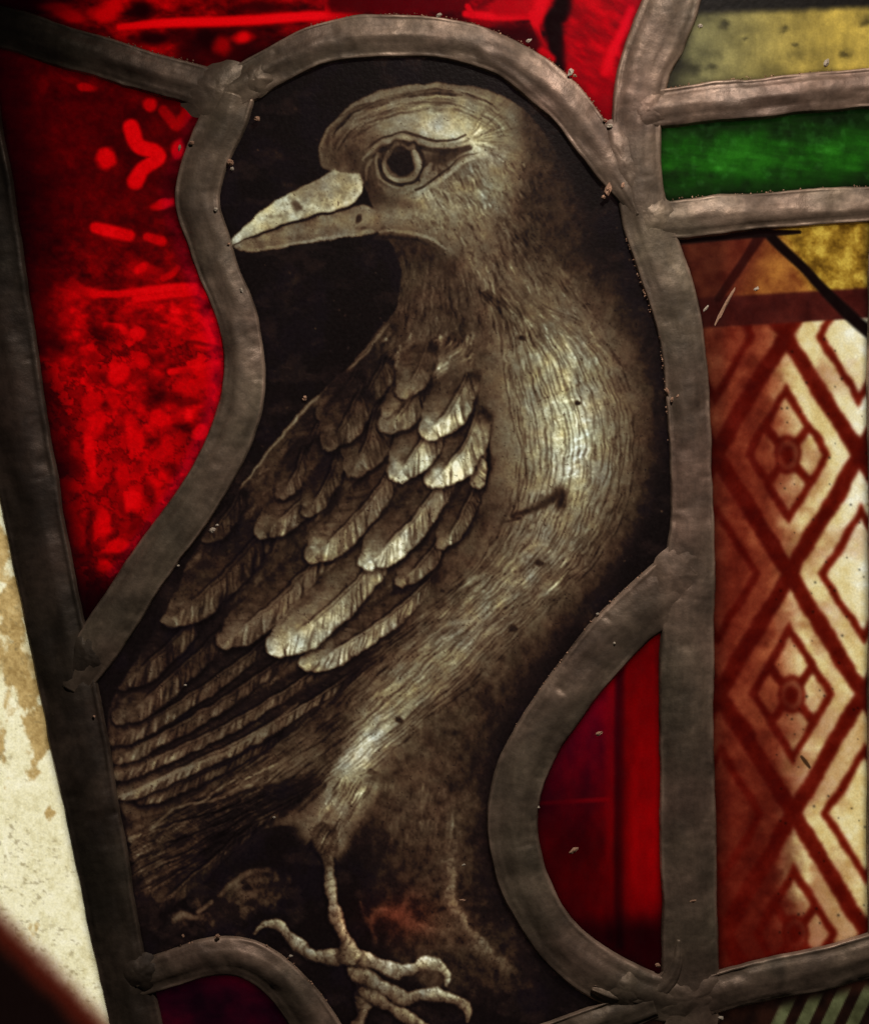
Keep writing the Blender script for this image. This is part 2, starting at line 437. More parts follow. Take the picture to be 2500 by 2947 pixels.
def came_mesh(name, rows, seed, hk=1.0, mat=None):
    S = spline(rows, 6.0)
    x, y, w = S.T
    tx = np.gradient(x); ty = np.gradient(y); l = np.hypot(tx, ty); tx /= l; ty /= l
    L = np.concatenate([[0], np.cumsum(np.hypot(np.diff(x), np.diff(y)))])
    # section: flange with softly rolled rims and a shallow crown
    s = np.array([-1, -1, -.985, -.95, -.90, -.82, -.72, -.58, -.42, -.25, -.08, .08, .25, .42, .58, .72, .82, .90, .95, .985, 1, 1])
    h = np.array([-20, -2, 6, 11, 15, 18, 20.5, 23.5, 26.5, 29.5, 31, 31, 29.5, 26.5, 23.5, 20.5, 18, 15, 11, 6, -2, -20.]) * CAME_H / 30
    h = np.where(h > 0, h * hk, h)
    # seen from behind the strip is closed by a flat rear flange
    n, m = len(x), len(s)
    Lg, Sg = np.meshgrid(L, s, indexing='ij')
    hw = w / 2
    e_l = (fbm(L / 110, L * 0 + seed, seed, 5, .5) - .5) * 11
    e_r = (fbm(L / 110, L * 0 + seed + 9, seed + 3, 5, .5) - .5) * 11
    edge = np.where(Sg < 0, e_l[:, None], e_r[:, None]) * np.abs(Sg) ** 2
    off = Sg * hw[:, None] + np.sign(Sg) * edge
    X = x[:, None] + ty[:, None] * off * -1
    Y = y[:, None] + tx[:, None] * off
    D = np.broadcast_to(h, (n, m)).copy()
    front = D > 0
    lump = (fbm(X / 80, Y / 80, seed + 20, 4) - .5) * 8 + (fbm(Lg / 260, Sg * 2.6 + 7, seed + 31, 3) - .5) * 12 + (fbm(X / 12, Y / 12, seed + 41, 3) - .5) * 2.0
    # drawn grooves running along the strip
    lump += (vnoise(Lg / 500, Sg * 7 + seed, seed + 51) - .5) * 5
    # dents and nicks
    rd = np.random.default_rng(seed + 900)
    for _ in range(int(L[-1] / 45)):
        c = rd.uniform(0, L[-1]); cs = rd.uniform(-.9, .9); rr_ = rd.uniform(8, 26); el = rd.uniform(.5, 2.5)
        lump -= rd.uniform(1.5, 5.5) * np.exp(-((Lg - c) / (rr_ * el)) ** 2 - ((Sg - cs) * hw[:, None] / rr_) ** 2)
    # rims pulled up and dented here and there
    rim = np.exp(-((np.abs(Sg) - .92) / .055) ** 2)
    lump += rim * (6 + (fbm(Lg / 120, Sg * 3, seed + 61, 3) - .45) * 18)
    D += np.where(front, lump * np.clip(D / 20, 0, 1), 0)
    V = np.stack([(X - CX) * U, -D * U, (CY - Y) * U], -1).reshape(-1, 3)
    i = np.arange(n - 1)[:, None] * m; j = np.arange(m)[None]
    j2 = (j + 1) % m
    q = np.stack([i + j, i + j2, i + m + j2, i + m + j], -1).reshape(-1, 4)
    V = np.concatenate([V, V[:m].mean(0)[None], V[-m:].mean(0)[None]]); jm = np.arange(m); b0 = n * m
    caps = np.concatenate([np.stack([np.full(m, b0), (jm + 1) % m, jm], 1), np.stack([np.full(m, b0 + 1), (n - 1) * m + jm, (n - 1) * m + (jm + 1) % m], 1)])
    me = mesh_from(name, V, q, [mat or M_LEAD], tris=caps)
    at_ = me.attributes.new('strip', 'FLOAT_VECTOR', 'POINT')
    A = np.stack([Lg / 20 + seed * 13, Sg, Lg * 0], -1).reshape(-1, 3).astype(np.float32); A = np.concatenate([A, A[:1], A[-1:]])
    at_.data.foreach_set('vector', A.ravel())
    return me
cents = {}
for k, (nm, (rows, lab)) in enumerate(CAMES.items()):
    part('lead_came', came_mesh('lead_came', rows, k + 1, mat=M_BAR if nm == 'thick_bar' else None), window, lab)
    cents[nm] = spline(rows, 12)[:, :2]
part('lead_flap', came_mesh('lead_flap', [(1700,2842,30),(1770,2868,62),(1850,2872,72),(1915,2828,64),(1945,2765,52),(1950,2700,30)], 40, 1.02), window, 'torn lead flap folded up at the bottom joint')

# solder where the strips meet: x, y, radius along/across, angle, lift
JOINTS = [(625,262,120,72,-20,9), (735,232,62,52,-30,12), (1795,470,120,52,70,6), (1862,320,66,62,0,7), (1878,625,70,66,0,6),
          (1945,1655,120,82,-50,8), (1990,2868,105,74,-10,10), (1800,2845,62,60,20,12), (245,1890,92,66,-50,7), (402,2800,66,62,0,6), (2545,600,56,56,0,6), (2548,2745,66,60,0,6)]
def solder_mesh(x, y, ra, rb, ang, lift, seed):
    nr, na = 16, 56
    a = np.linspace(0, 2 * np.pi, na, endpoint=False)
    wob = 1 + (fbm(np.cos(a) * 1.5 + seed * 3.1 + 9, np.sin(a) * 1.5 + 9, seed, 3) - .5) * .5
    r = np.linspace(0, 1, nr)[1:]
    R, A = np.meshgrid(r, a, indexing='ij')
    Wb = np.broadcast_to(wob, R.shape)
    px = R * Wb * ra * np.cos(A); py = R * Wb * rb * np.sin(A)
    t = math.radians(ang)
    X = x + px * math.cos(t) - py * math.sin(t); Y = y + px * math.sin(t) + py * math.cos(t)
    H = 14 + (17 + lift * .4) * (1 - R ** 2.2) + (fbm(X / 45, Y / 45, seed + 5, 3) - .5) * 9 + (fbm(X / 12, Y / 12, seed + 8, 3) - .5) * 2
    V = np.stack([(X - CX) * U, -H * U, (CY - Y) * U], -1).reshape(-1, 3)
    c = np.array([[(x - CX) * U, -(31 + lift * .4) * U, (CY - y) * U]])
    V = np.concatenate([V, c])
    i = np.arange(nr - 2)[:, None] * na; j = np.arange(na)[None]; j2 = (j + 1) % na
    q = np.stack([i + j, i + na + j, i + na + j2, i + j2], -1).reshape(-1, 4)
    tr = np.stack([np.full(na, len(V) - 1), np.arange(na), (np.arange(na) + 1) % na], 1)
    return mesh_from('solder_joint', V, q, [M_BAR if x < 420 else M_SOLDER], tris=tr)  # joints on the left bar share its vignette-darkened lead
for k, J in enumerate(JOINTS):
    part('solder_joint', solder_mesh(*J, k + 3), window)

# ------------------------------------------------------------------ coloured panes
def seg(nm, a=None, b=None):
    """piece of a came's centre line between the points nearest to a and b (in that order)"""
    P = cents[nm]
    f = lambda p: 0 if p is None else int(np.argmin(np.hypot(P[:, 0] - p[0], P[:, 1] - p[1])))
    i = f(a); j = len(P) - 1 if b is None else f(b)
    return P[i:j + 1] if i <= j else P[j:i + 1][::-1]
def outline(*ps):
    return np.concatenate([np.asarray(p, float).reshape(-1, 2) for p in ps])
def make_pane(name, label, cv, ol, rgb, mat, wave=2.0, seed=1):
    mask = cv.poly(ol) > .5
    rel = (fbm(cv.X / 260, cv.Y / 260, seed, 2) - .5) * wave
    me = grid_mesh(name, cv, mask, rgb, mat, ol, rel)
    return part(name, me, window, label)
def blob(cv, x, y, rx, ry, v, ang=0, soft=.35, a=1.0):
    P = np.array([[x, y]]); sl = cv.box(P, max(rx, ry) * 1.6 + 4)
    if sl is None: return
    t = math.radians(ang); dx = cv.X[sl] - x; dy = cv.Y[sl] - y
    u = (dx * math.cos(t) + dy * math.sin(t)) / rx; w = (-dx * math.sin(t) + dy * math.cos(t)) / ry
    d = np.sqrt(u * u + w * w)
    d = d + (vnoise(cv.X[sl] / 18, cv.Y[sl] / 18, 77) - .5) * .35
    g = (1 - smooth(1 - soft, 1 + soft, d)) * a
    cv.V[sl] = cv.V[sl] * (1 - g) + v * g

def cells(X, Y, n, x0, x1, y0, y1, seed, stretch=1.0):
    r = np.random.default_rng(seed); sx = r.uniform(x0, x1, n); sy = r.uniform(y0, y1, n); val = r.random(n)
    f1 = np.full(X.shape, 1e9, np.float32); f2 = f1.copy(); v = np.zeros(X.shape, np.float32)
    for a, b, c in zip(sx, sy, val):
        d = np.hypot(X - a, (Y - b) * stretch); m = d < f1
        f2 = np.where(m, f1, np.minimum(f2, d)); v = np.where(m, c, v); f1 = np.where(m, d, f1)
    return f1, f2 - f1, v
RED = [(0, (4, 0, 1)), (.1, (26, 0, 2)), (.25, (56, 0, 2)), (.45, (104, 0, 2)), (.65, (150, 0, 3)), (.8, (186, 0, 4)), (1, (222, 6, 12))]
# ---- left red pane
cv = Canvas(-350, 60, 800, 1960, 4.0)
X, Y = cv.X, cv.Y
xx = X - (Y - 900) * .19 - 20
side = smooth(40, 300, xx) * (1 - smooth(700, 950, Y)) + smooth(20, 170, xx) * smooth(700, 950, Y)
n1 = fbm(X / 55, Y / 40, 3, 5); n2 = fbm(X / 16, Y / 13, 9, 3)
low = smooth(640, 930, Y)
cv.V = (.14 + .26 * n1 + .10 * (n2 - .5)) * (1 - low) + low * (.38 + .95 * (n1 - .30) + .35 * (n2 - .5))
wxp = X + (n2 - .5) * 50; wyp = Y + (fbm(X / 18, Y / 18, 15, 3) - .5) * 50
f1, ed_, vv = cells(wxp, wyp, 300, 60, 720, 800, 1700, 5, .85)
peb = (.42 + .46 * vv) * (.55 + .45 * smooth(0, 9, ed_))
pm = smooth(900, 1000, Y) * smooth(.30, .55, fbm(X / 110, Y / 110, 29, 2))
cv.V = cv.V * (1 - .75 * pm) + peb * .75 * pm
cv.V = cv.V.astype(np.float32)
cv.V += .12 * smooth(540, 700, Y) * (1 - low) * n2
# etched marks
cv.line([(378,367,24,.84),(398,418,22,.84),(446,437,22,.84),(456,456,20,.84),(412,486,21,.84),(390,522,24,.84)], soft=.3)
for b in [(306,457,29,30,.80),(431,301,21,20,.68),(512,430,18,28,.72),(125,246,15,20,.38),(205,466,10,18,.36),(235,383,24,14,.3),(250,252,30,12,.58,8),(205,232,24,8,.35,10),
          (470,588,36,15,.74,-18),(160,600,13,22,.34),(240,530,14,26,.3,20),(225,600,12,22,.32,15),(415,618,22,14,.3,-20)]:
    blob(cv, *b)
cv.line([(470,318,14,.52),(492,345,15,.56),(508,362,15,.58),(530,338,16,.56),(540,322,17,.52)], soft=.4)
cv.line([(275,655,16,.82),(320,666,18,.86),(372,678,17,.78)], soft=.4); cv.line([(424,682,12,.7),(466,694,14,.74)], soft=.4, curve=False)
for P in [[(380,770,12,.55),(430,775,14,.6),(470,790,10,.5)],[(470,800,9,.7),(495,790,9,.75),(512,770,8,.6)],[(210,810,12,.6),(230,835,12,.7),(270,845,14,.75)],
          [(270,846,11,.82),(340,846,10,.8),(420,838,13,.86),(500,828,13,.88),(562,826,11,.82)],[(390,862,9,.85),(470,852,9,.85),(560,842,9,.82)],
          [(305,935,7,.75),(345,940,7,.8),(372,965,7,.7)],[(560,905,9,.8),(590,930,8,.85),(612,985,8,.8)],[(490,1070,9,.85),(560,1060,9,.85),(630,1046,6,.8)]]:
    cv.line(P, soft=.5)
for k in range(120):                                    # bubbled, pebbly part of the glass
    y = rng.uniform(900, 1600); x = rng.uniform(110, 640)
    blob(cv, x, y, rng.uniform(9, 26), rng.uniform(8, 22), rng.choice([.28, .42, .62, .82, .86]), rng.uniform(-40, 40), .5, rng.uniform(.25, .7))
for b in [(680,970,44,42),(580,1075,40,46,-20),(525,1215,34,52,8),(330,1465,40,70),(300,1380,30,50,-25),(800,840,70,44,10),(860,1030,46,36,-30),(490,900,36,30,20),(395,900,50,50),
          (410,1000,44,60),(385,1130,26,110,-8),(700,1110,60,34,-30),(560,1320,54,50),(440,1420,40,70,5),(200,790,34,30),(500,1520,60,34,-15),(450,1605,40,26),(360,1610,24,9),(590,610,40,34,-20),(600,330,40,22,-30),(510,780,60,50,-30),(880,800,40,60),(870,640,60,40,10)]:
    p = Z(7, [b[:2]])[0]
    blob(cv, p[0], p[1], b[2] * .6, b[3] * .6, .74 + .14 * rng.random(), b[4] if len(b) > 4 else 0, .3, .85)
for b in [(460,625,70,40,10),(700,880,90,30),(570,1385,40,14),(520,1350,18,50),(385,1470,16,120),(480,1560,150,16),(640,1290,26,60,-20),(800,900,60,20),(250,620,60,90),(850,650,60,10,10),(300,1180,60,50),(180,480,70,160),(520,390,110,26),(700,560,20,10)]:
    p = Z(7, [b[:2]])[0]
    blob(cv, p[0], p[1], b[2] * .62, b[3] * .62, .18, b[4] if len(b) > 4 else 0, .6, .5)
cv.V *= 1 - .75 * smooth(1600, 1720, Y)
cv.V *= .12 + .88 * side  # red fades towards the bar: vignette shade painted into the glass
cv.V = np.clip(cv.V * (.9 + .2 * fbm(X / 9, Y / 9, 5, 2)), .02, .97)
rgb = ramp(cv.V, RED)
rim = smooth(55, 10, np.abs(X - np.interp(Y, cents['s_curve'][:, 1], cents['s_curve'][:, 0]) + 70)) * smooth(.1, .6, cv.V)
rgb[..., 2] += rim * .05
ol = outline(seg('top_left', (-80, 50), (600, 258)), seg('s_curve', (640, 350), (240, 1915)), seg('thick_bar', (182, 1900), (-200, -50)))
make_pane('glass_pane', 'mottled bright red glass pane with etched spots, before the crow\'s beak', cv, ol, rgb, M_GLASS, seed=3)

# ---- upper red pane (over the arch)
cv = Canvas(-350, -350, 2000, 620, 4.0)
X, Y = cv.X, cv.Y
n1 = fbm(X / 60, Y / 32, 13, 5); n2 = fbm(X / 20, Y / 12, 19, 3)
cv.V = (.12 + 1.15 * (n1 - .22) * smooth(60, 380, X) + .25 * (n2 - .5)).astype(np.float32)
cv.glow([(560,140,70,.14),(640,150,80,.12),(720,140,80,.12)], 'over', .9)
for b in [(410,30,40,30,.08),(440,110,60,20,.10),(600,110,50,30,.08),(760,20,60,16,.2),(830,150,60,30,.16)]: blob(cv, *b, soft=.7)
cv.line([(345,78,9,.8),(480,66,13,.9),(620,62,14,.92),(760,56,14,.95),(900,46,14,.95),(1040,50,10,.9)], soft=.5)
for b in [(700,108,30,16,.85,-10),(640,130,26,26,.55),(300,40,40,20,.7),(200,45,50,20,.6,20),(160,20,40,12,.55),(330,20,34,16,.72)]: blob(cv, *b, soft=.6)
cv.line([(942,-20,9,.95),(944,30,9,.95),(944,62,9,.9)], soft=.5)
cv.line([(960,8,26,.28),(1080,10,30,.30),(1220,14,28,.33),(1330,20,24,.35)], soft=.8)
for P in [[(1340,40,10,.9),(1430,48,12,.95),(1530,44,12,.95)],[(1345,18,8,.85),(1360,45,8,.85)],[(1440,20,26,.7),(1540,20,30,.75)],[(1530,40,10,.9),(1545,90,9,.9),(1560,130,8,.85)]]: cv.line(P, soft=.5)
cv.line([(1440,95,26,.22),(1520,108,26,.2),(1560,190,20,.4)], soft=.8)
cv.line([(1545,60,16,.9),(1560,0,20,.95),(1585,-60,22,.95)], soft=.7)
cv.line([(1650,-80,38,.04),(1620,20,30,.05),(1592,60,26,.05),(1598,110,24,.05),(1612,190,22,.06)], soft=.35)
cv.line([(1560,150,14,.8),(1585,170,13,.8)], soft=.6, curve=False)
wedge = cv.poly(spline([(1680,-100),(1640,40),(1625,110),(1635,230),(1700,330),(1760,390),(1820,200),(1880,0),(1900,-200)], 10, True), 8)
w2 = .70 + .5 * (fbm((X + Y * .7) / 70, (Y - X * .7) / 26, 23, 4) - .5)
cv.V = cv.V * (1 - wedge) + np.clip(w2, .45, .95) * wedge
cv.line([(1740,210,12,.92),(1760,150,14,.95),(1790,90,13,.95),(1815,30,12,.9)], soft=.8)
cv.glow([(1735,300,60,.5),(1745,380,60,.4)], 'over', .8)
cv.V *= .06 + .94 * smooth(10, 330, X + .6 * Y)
cv.V = np.clip(cv.V, .02, .98)
rgb = ramp(cv.V, RED)
pk = smooth(650, 1300, X) * .5 + wedge * .35 * smooth(1740, 1830, X)
rgb[..., 2] += .10 * pk * cv.V
ol = outline([(-340, -345), (1968, -345)], seg('right_upright', (1965, -330), (1832, 440)), seg('arch', (1765, 490), (660, 262)), seg('top_left', (620, 262), (-345, -20)))
make_pane('glass_pane', 'streaky deep red glass pane above the crow\'s arch', cv, ol, rgb, M_GLASS, seed=5)

# ---- olive pane
cv = Canvas(1800, -350, 2860, 340, 4.0)
X, Y = cv.X, cv.Y
t = smooth(1960, 2450, X + 30 * (fbm(X / 60, Y / 60, 3) - .5))
n = fbm(X / 70, Y / 50, 33, 5)
A = np.array([104, 98, 64.]); B = np.array([160, 134, 58.])
rgb = (A + (B - A) * t[..., None]) * (.62 + .78 * n)[..., None] / 255
rgb *= (1 - .55 * smooth(2010, 1930, X))[..., None]
edge = 40 - (X - 2000) * .035 + 8 * (fbm(X / 30, Y / 30, 4) - .5)
dk = smooth(edge + 14, edge - 16, Y)
rgb = rgb * (1 - dk[..., None]) + np.array([10, 8, 8]) / 255 * dk[..., None]
for (x, y, r) in [(2490, 62, 18), (2150, 112, 9), (2264, 84, 14), (2290, 130, 8), (2425, 158, 12), (2005, 200, 30), (1960, 190, 26), (2060, 190, 16), (2090, 70, 16)]:
    g = np.exp(-((X - x + (n - .5) * 60) ** 2 + ((Y - y) * 1.3 + (fbm(X / 20, Y / 20, 6) - .5) * 30) ** 2) / r ** 2)[..., None] * .5; rgb = rgb * (1 - g)
ol = outline(seg('right_upright', (1965, -330), (1835, 310)), seg('green_upper', (1850, 322), (2850, 235)), [(2850, -345)])
make_pane('glass_pane', 'dull olive glass pane topped by a black band', cv, ol, rgb * (.86 + .28 * fbm(X / 18, Y / 40, 35, 3))[..., None], M_DUSTY, seed=7)

# ---- green pane
cv = Canvas(1800, 220, 2860, 680, 4.0)
X, Y = cv.X, cv.Y
n = .6 * fbm(X / 52, Y / 48, 43, 4) + .4 * fbm((X + Y * .4) / 120, (Y - X * .12) / 16, 45, 4)
mid = np.exp(-((Y - (460 - (X - 2100) * .05)) / 85) ** 2)
v = np.clip((.10 + .95 * mid) * (.25 + 1.25 * (n - .22)), 0, 1)
rgb = ramp(v, [(0, (5, 12, 4)), (.25, (14, 38, 8)), (.55, (22, 70, 11)), (.85, (34, 98, 18)), (1, (48, 115, 32))])
rgb = rgb + (np.array([30, 50, 30]) / 255) * (smooth(.55, .8, fbm(X / 24, Y / 24, 8, 3)) * .3)[..., None]
ol = outline(seg('green_upper'), [(2850, 400)], seg('green_lower', (2850, 570), (1860, 640)), seg('right_upright', (1866, 640), (1832, 330)))
make_pane('glass_pane', 'cloudy green glass pane', cv, ol, rgb, M_GLASS, seed=9)

# ---- diamond patterned pane
cv = Canvas(1840, 540, 2620, 2900, 3.0)
X, Y = cv.X, cv.Y
wx = (fbm(X / 90, Y / 90, 51, 3) - .5) * 12 + (fbm(X / 14, Y / 14, 53, 2) - .5) * 5; wy = (fbm(X / 90, Y / 90, 57, 3) - .5) * 12 + (fbm(X / 14, Y / 14, 59, 2) - .5) * 5
skew = (Y - 1302) * .016
gx = (X + wx - 2265 - skew) / 207.0; gy = (Y + wy - 1308) / 345.0
def lat(gx, gy):
    # |.|+|.| distance from the nearest lattice diamond centre
    a = gx + gy; b = gx - gy
    ka = np.round(a / 2) * 2; kb = np.round(b / 2) * 2
    par = (np.round(a / 2) + np.round(b / 2))
    q1 = np.maximum(np.abs(a - ka), np.abs(b - kb))
    cx = (ka + kb) / 2; cy = (ka - kb) / 2
    return q1, cx, cy
q, cx_, cy_ = lat(gx, gy)
main = (np.abs(cx_) < .5)
lx = gx - cx_; ly = gy - cy_
s_ = .026
q = q + (fbm(X / 45, Y / 45, 69, 3) - .5) * .05
light = smooth(.60 - s_, .60 + s_, q) * (1 - smooth(.87 - s_, .87 + s_, q))
core = 1 - smooth(.47 - s_, .47 + s_, q)
cross = np.minimum(np.abs(lx * 207 + ly * 345 * .75), np.abs(lx * 207 - ly * 345 * .75)) / 1.25
pet = core * smooth(8, 17, cross) * smooth(34, 44, np.hypot(lx * 207, ly * 235))
ring = np.exp(-((np.hypot(lx * 207, ly * 235) - 24) / 6) ** 2) * .45
light = np.where(main, np.maximum(light, np.maximum(pet, ring * 0.8)), np.maximum(light, core))
light = blur(light.astype(np.float32), 1.3)
# right half is thinly stained, left half heavily
right = smooth(2205, 2312, X + (fbm(X / 50, Y / 50, 61, 3) - .5) * 60 + skew * -1)
right = right * (1 - .25 * smooth(2500, 2800, Y))
n = fbm(X / 40, Y / 40, 63, 4); n2 = fbm(X / 14, Y / 14, 67, 3)
cream = ramp(np.clip(.55 + .55 * (n - .5) + .3 * smooth(2350, 2480, X) * smooth(2000, 1500, Y) + .25 * (n2 - .5), 0, 1),
             [(0, (150, 105, 50)), (.35, (196, 168, 105)), (.6, (214, 196, 142)), (.85, (226, 216, 180)), (1, (236, 232, 210))])
rust = ramp(np.clip(n + .15 * (n2 - .5), 0, 1), [(.2, (98, 34, 18)), (.5, (126, 54, 32)), (.8, (150, 78, 48))])
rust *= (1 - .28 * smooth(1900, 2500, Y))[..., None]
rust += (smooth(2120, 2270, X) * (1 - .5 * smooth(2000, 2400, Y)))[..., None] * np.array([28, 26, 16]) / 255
darkc = ramp(n, [(.2, (58, 4, 2)), (.5, (72, 8, 3)), (.8, (88, 16, 8))])
wash = smooth(.42, .70, fbm(X / 120, Y / 120, 79, 4) + .16 * smooth(2350, 2100, X) + .10 * smooth(1900, 2600, Y) - .04)
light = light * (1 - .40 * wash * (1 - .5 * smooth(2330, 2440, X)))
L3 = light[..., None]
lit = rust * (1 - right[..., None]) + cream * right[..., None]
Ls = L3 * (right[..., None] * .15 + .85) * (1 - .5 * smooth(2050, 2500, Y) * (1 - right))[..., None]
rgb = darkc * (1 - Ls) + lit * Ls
# warm bleed along the edges of the painted lines
halo = blur(light, 5) * (1 - light) * right
rgb[..., 0] += .20 * halo; rgb[..., 1] += .07 * halo
# top: dark maroon band, with brown and gold pieces above it
bl = 850 - (X - 2150) * .06
band = smooth(bl + 92, bl + 80, Y)
mar = ramp(n, [(.2, (46, 10, 8)), (.8, (74, 24, 18))])
rgb = rgb * (1 - band[..., None]) + mar * band[..., None]
top = smooth(bl + 6, bl - 8, Y)
tg = smooth(2130, 2230, X + (Y - 760) * .5) ; tg2 = smooth(2260, 2330, X - (Y - 760) * .6)
tb = ramp(n, [(.2, (70, 20, 12)), (.8, (104, 44, 26))]); tam = ramp(n, [(.2, (104, 48, 20)), (.8, (164, 104, 44))]); go = ramp(n + .5 * (n2 - .5), [(.2, (84, 56, 12)), (.5, (140, 104, 30)), (.8, (190, 158, 62))])
tc_ = tb * (1 - tg[..., None]) + tam * tg[..., None]; tc_ = tc_ * (1 - tg2[..., None]) + go * tg2[..., None]
rgb = rgb * (1 - top[..., None]) + tc_ * top[..., None]
def dark_line(rgb, cv, P, col, a=1, soft=.4):
    S = spline(np.array(P, float), 8); r = cv.dist(S, S[:, 2].max() * 1.6)
    sl, d, ext, u, sg = r
    g = ((1 - smooth(ext[0] * (1 - soft), ext[0] * (1 + soft), d)) * a)[..., None]
    rgb[sl] = rgb[sl] * (1 - g) + np.array(col) / 255 * g
dark_line(rgb, cv, [(2190,650,15),(2240,705,14),(2310,770,13),(2360,825,14),(2420,885,17),(2480,940,18),(2560,1000,18)], (12, 4, 4))
dark_line(rgb, cv, [(2185,680,16),(2150,735,12),(2110,795,13),(2065,860,10)], (36, 6, 5), .85)
dark_line(rgb, cv, [(1950,690,14),(2060,682,12),(2180,672,12),(2300,668,5)], (14, 5, 5))
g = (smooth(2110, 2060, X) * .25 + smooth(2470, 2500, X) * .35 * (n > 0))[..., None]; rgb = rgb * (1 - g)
for k in range(90):
    x = rng.uniform(2230, 2500); y = rng.uniform(950, 2700); r = rng.uniform(2, 4.5)
    sl = cv.box(np.array([[x, y]]), 14)
    if sl: rgb[sl] *= (1 - .55 * np.exp(-((cv.X[sl] - x) ** 2 + (cv.Y[sl] - y) ** 2) / r ** 2))[..., None]
dark_line(rgb, cv, [(2305,2178,4),(2316,2192,6),(2328,2208,4)], (50, 30, 16), .9)
ol = outline(seg('right_upright', (1866, 650), (1986, 2850)), seg('lower_right', (1985, 2880), (2548, 2740)), seg('right_edge', (2550, 2750), (2560, 590)), seg('green_lower', (2560, 584), (1870, 638)))
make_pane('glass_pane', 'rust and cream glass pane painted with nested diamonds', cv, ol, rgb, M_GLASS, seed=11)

# ---- dark red pane in the lead loop
cv = Canvas(1420, 1620, 2020, 2920, 4.0)
X, Y = cv.X, cv.Y
n = fbm(X / 60, Y / 90, 73, 4)
cv.V = (.22 + .22 * (n - .4) + .10 * smooth(2350, 1950, Y)).astype(np.float32)
cv.line([(1760,1900,14,.42),(1756,2150,16,.38),(1756,2400,16,.36),(1754,2600,14,.27),(1756,2700,12,.15)], soft=.8)
cv.line([(1784,1900,13,.16),(1782,2200,13,.17),(1780,2500,13,.15),(1782,2720,14,.1)], soft=.8)
cv.line([(1840,1850,20,.3),(1852,2000,52,.40),(1856,2150,54,.44),(1854,2300,54,.47),(1856,2450,54,.50),(1852,2590,52,.42),(1848,2680,46,.22)], soft=.6)
cv.V *= .86 + .28 * fbm(X / 26, Y / 60, 75, 3)
cv.line([(1550,2312,5,.3),(1650,2306,6,.34),(1750,2300,6,.42)], soft=.8)
cv.V *= 1 - .62 * smooth(2610, 2690, Y)
cv.V *= .75 + .25 * smooth(1550, 1700, X + .2 * (2300 - Y))
rgb = ramp(np.clip(cv.V, .02, 1), RED); rgb[..., 2] += .05 * smooth(2500, 2000, Y) * smooth(1820, 1700, X)
ol = outline(seg('lower_loop', (1920, 1700), (1960, 2885)), seg('right_upright', (1986, 2850), (1980, 1660)))
make_pane('glass_pane', 'dark red striped glass pane inside the lead loop', cv, ol, rgb, M_GLASS, seed=13)

# ---- purple pane
cv = Canvas(360, 2700, 1120, 3310, 6.0)
n = fbm(cv.X / 90, cv.Y / 60, 83, 4)
rgb = ramp(n, [(.2, (13, 1, 7)), (.5, (27, 1, 10)), (.8, (46, 1, 12))])
ol = outline(seg('lower_left_curve'), seg('thick_bar', (470, 3290), (365, 2800)))
make_pane('glass_pane', 'deep purple glass pane under the curved lead', cv, ol, rgb, M_GLASS, seed=15)

# ---- pale pane on the outer side of the bar
cv = Canvas(-350, -350, 520, 3310, 4.0)
X, Y = cv.X, cv.Y
ed = np.interp(Y, cents['thick_bar'][:, 1], cents['thick_bar'][:, 0]) - 85 - X       # distance inwards from the bar
n = fbm(X / 48, Y / 60, 93, 5); n2 = .5 * fbm(X / 9, Y / 9, 97, 3) + .5 * fbm(X / 50, Y / 50, 98, 3)
stain = smooth(.46, .60, n + .10 * np.exp(-((Y - 1800) / 170) ** 2) + .12 * np.exp(-((ed - 40) / 30) ** 2) * smooth(2500, 2300, Y) - .22 * smooth(2100, 2300, Y) - .04)
stain = np.maximum(stain, np.exp(-((Y - 1895 - .25 * X) / 42) ** 2) * .85 * smooth(-60, 10, X))
base = ramp(np.clip(n2, 0, 1), [(.2, (205, 194, 150)), (.45, (232, 224, 186)), (.8, (246, 240, 212))])
st = ramp(n2, [(.2, (124, 92, 44)), (.6, (176, 142, 82)), (.9, (206, 180, 122))])
rgb = base * (1 - .8 * stain[..., None]) + st * .8 * stain[..., None]
sp = (smooth(.60, .80, fbm(X / 16, Y / 11, 101, 4)) * smooth(.4, .6, fbm(X / 90, Y / 90, 103, 2)))[..., None] * .5
rgb = rgb * (1 - sp) + np.array([120, 104, 70]) / 255 * sp
yb = 2640 + X * 1.02 + 26 * (n - .5)
dk = smooth(yb - 70, yb + 50, Y)[..., None]
rgb = rgb * (1 - dk) + np.array([62, 18, 10]) / 255 * dk
dk = smooth(yb + 40, yb + 130, Y)[..., None]
rgb = rgb * (1 - dk) + np.array([14, 6, 5]) / 255 * dk
ol = outline([(-345, 3295)], [(-345, -20)], seg('top_left', (-345, -20), (-180, 25)), seg('thick_bar', (-180, 60), (470, 3295)))
make_pane('glass_pane', 'pale cream glass pane with mustard stains beside the broad bar', cv, ol, rgb, M_GLASS, seed=17)

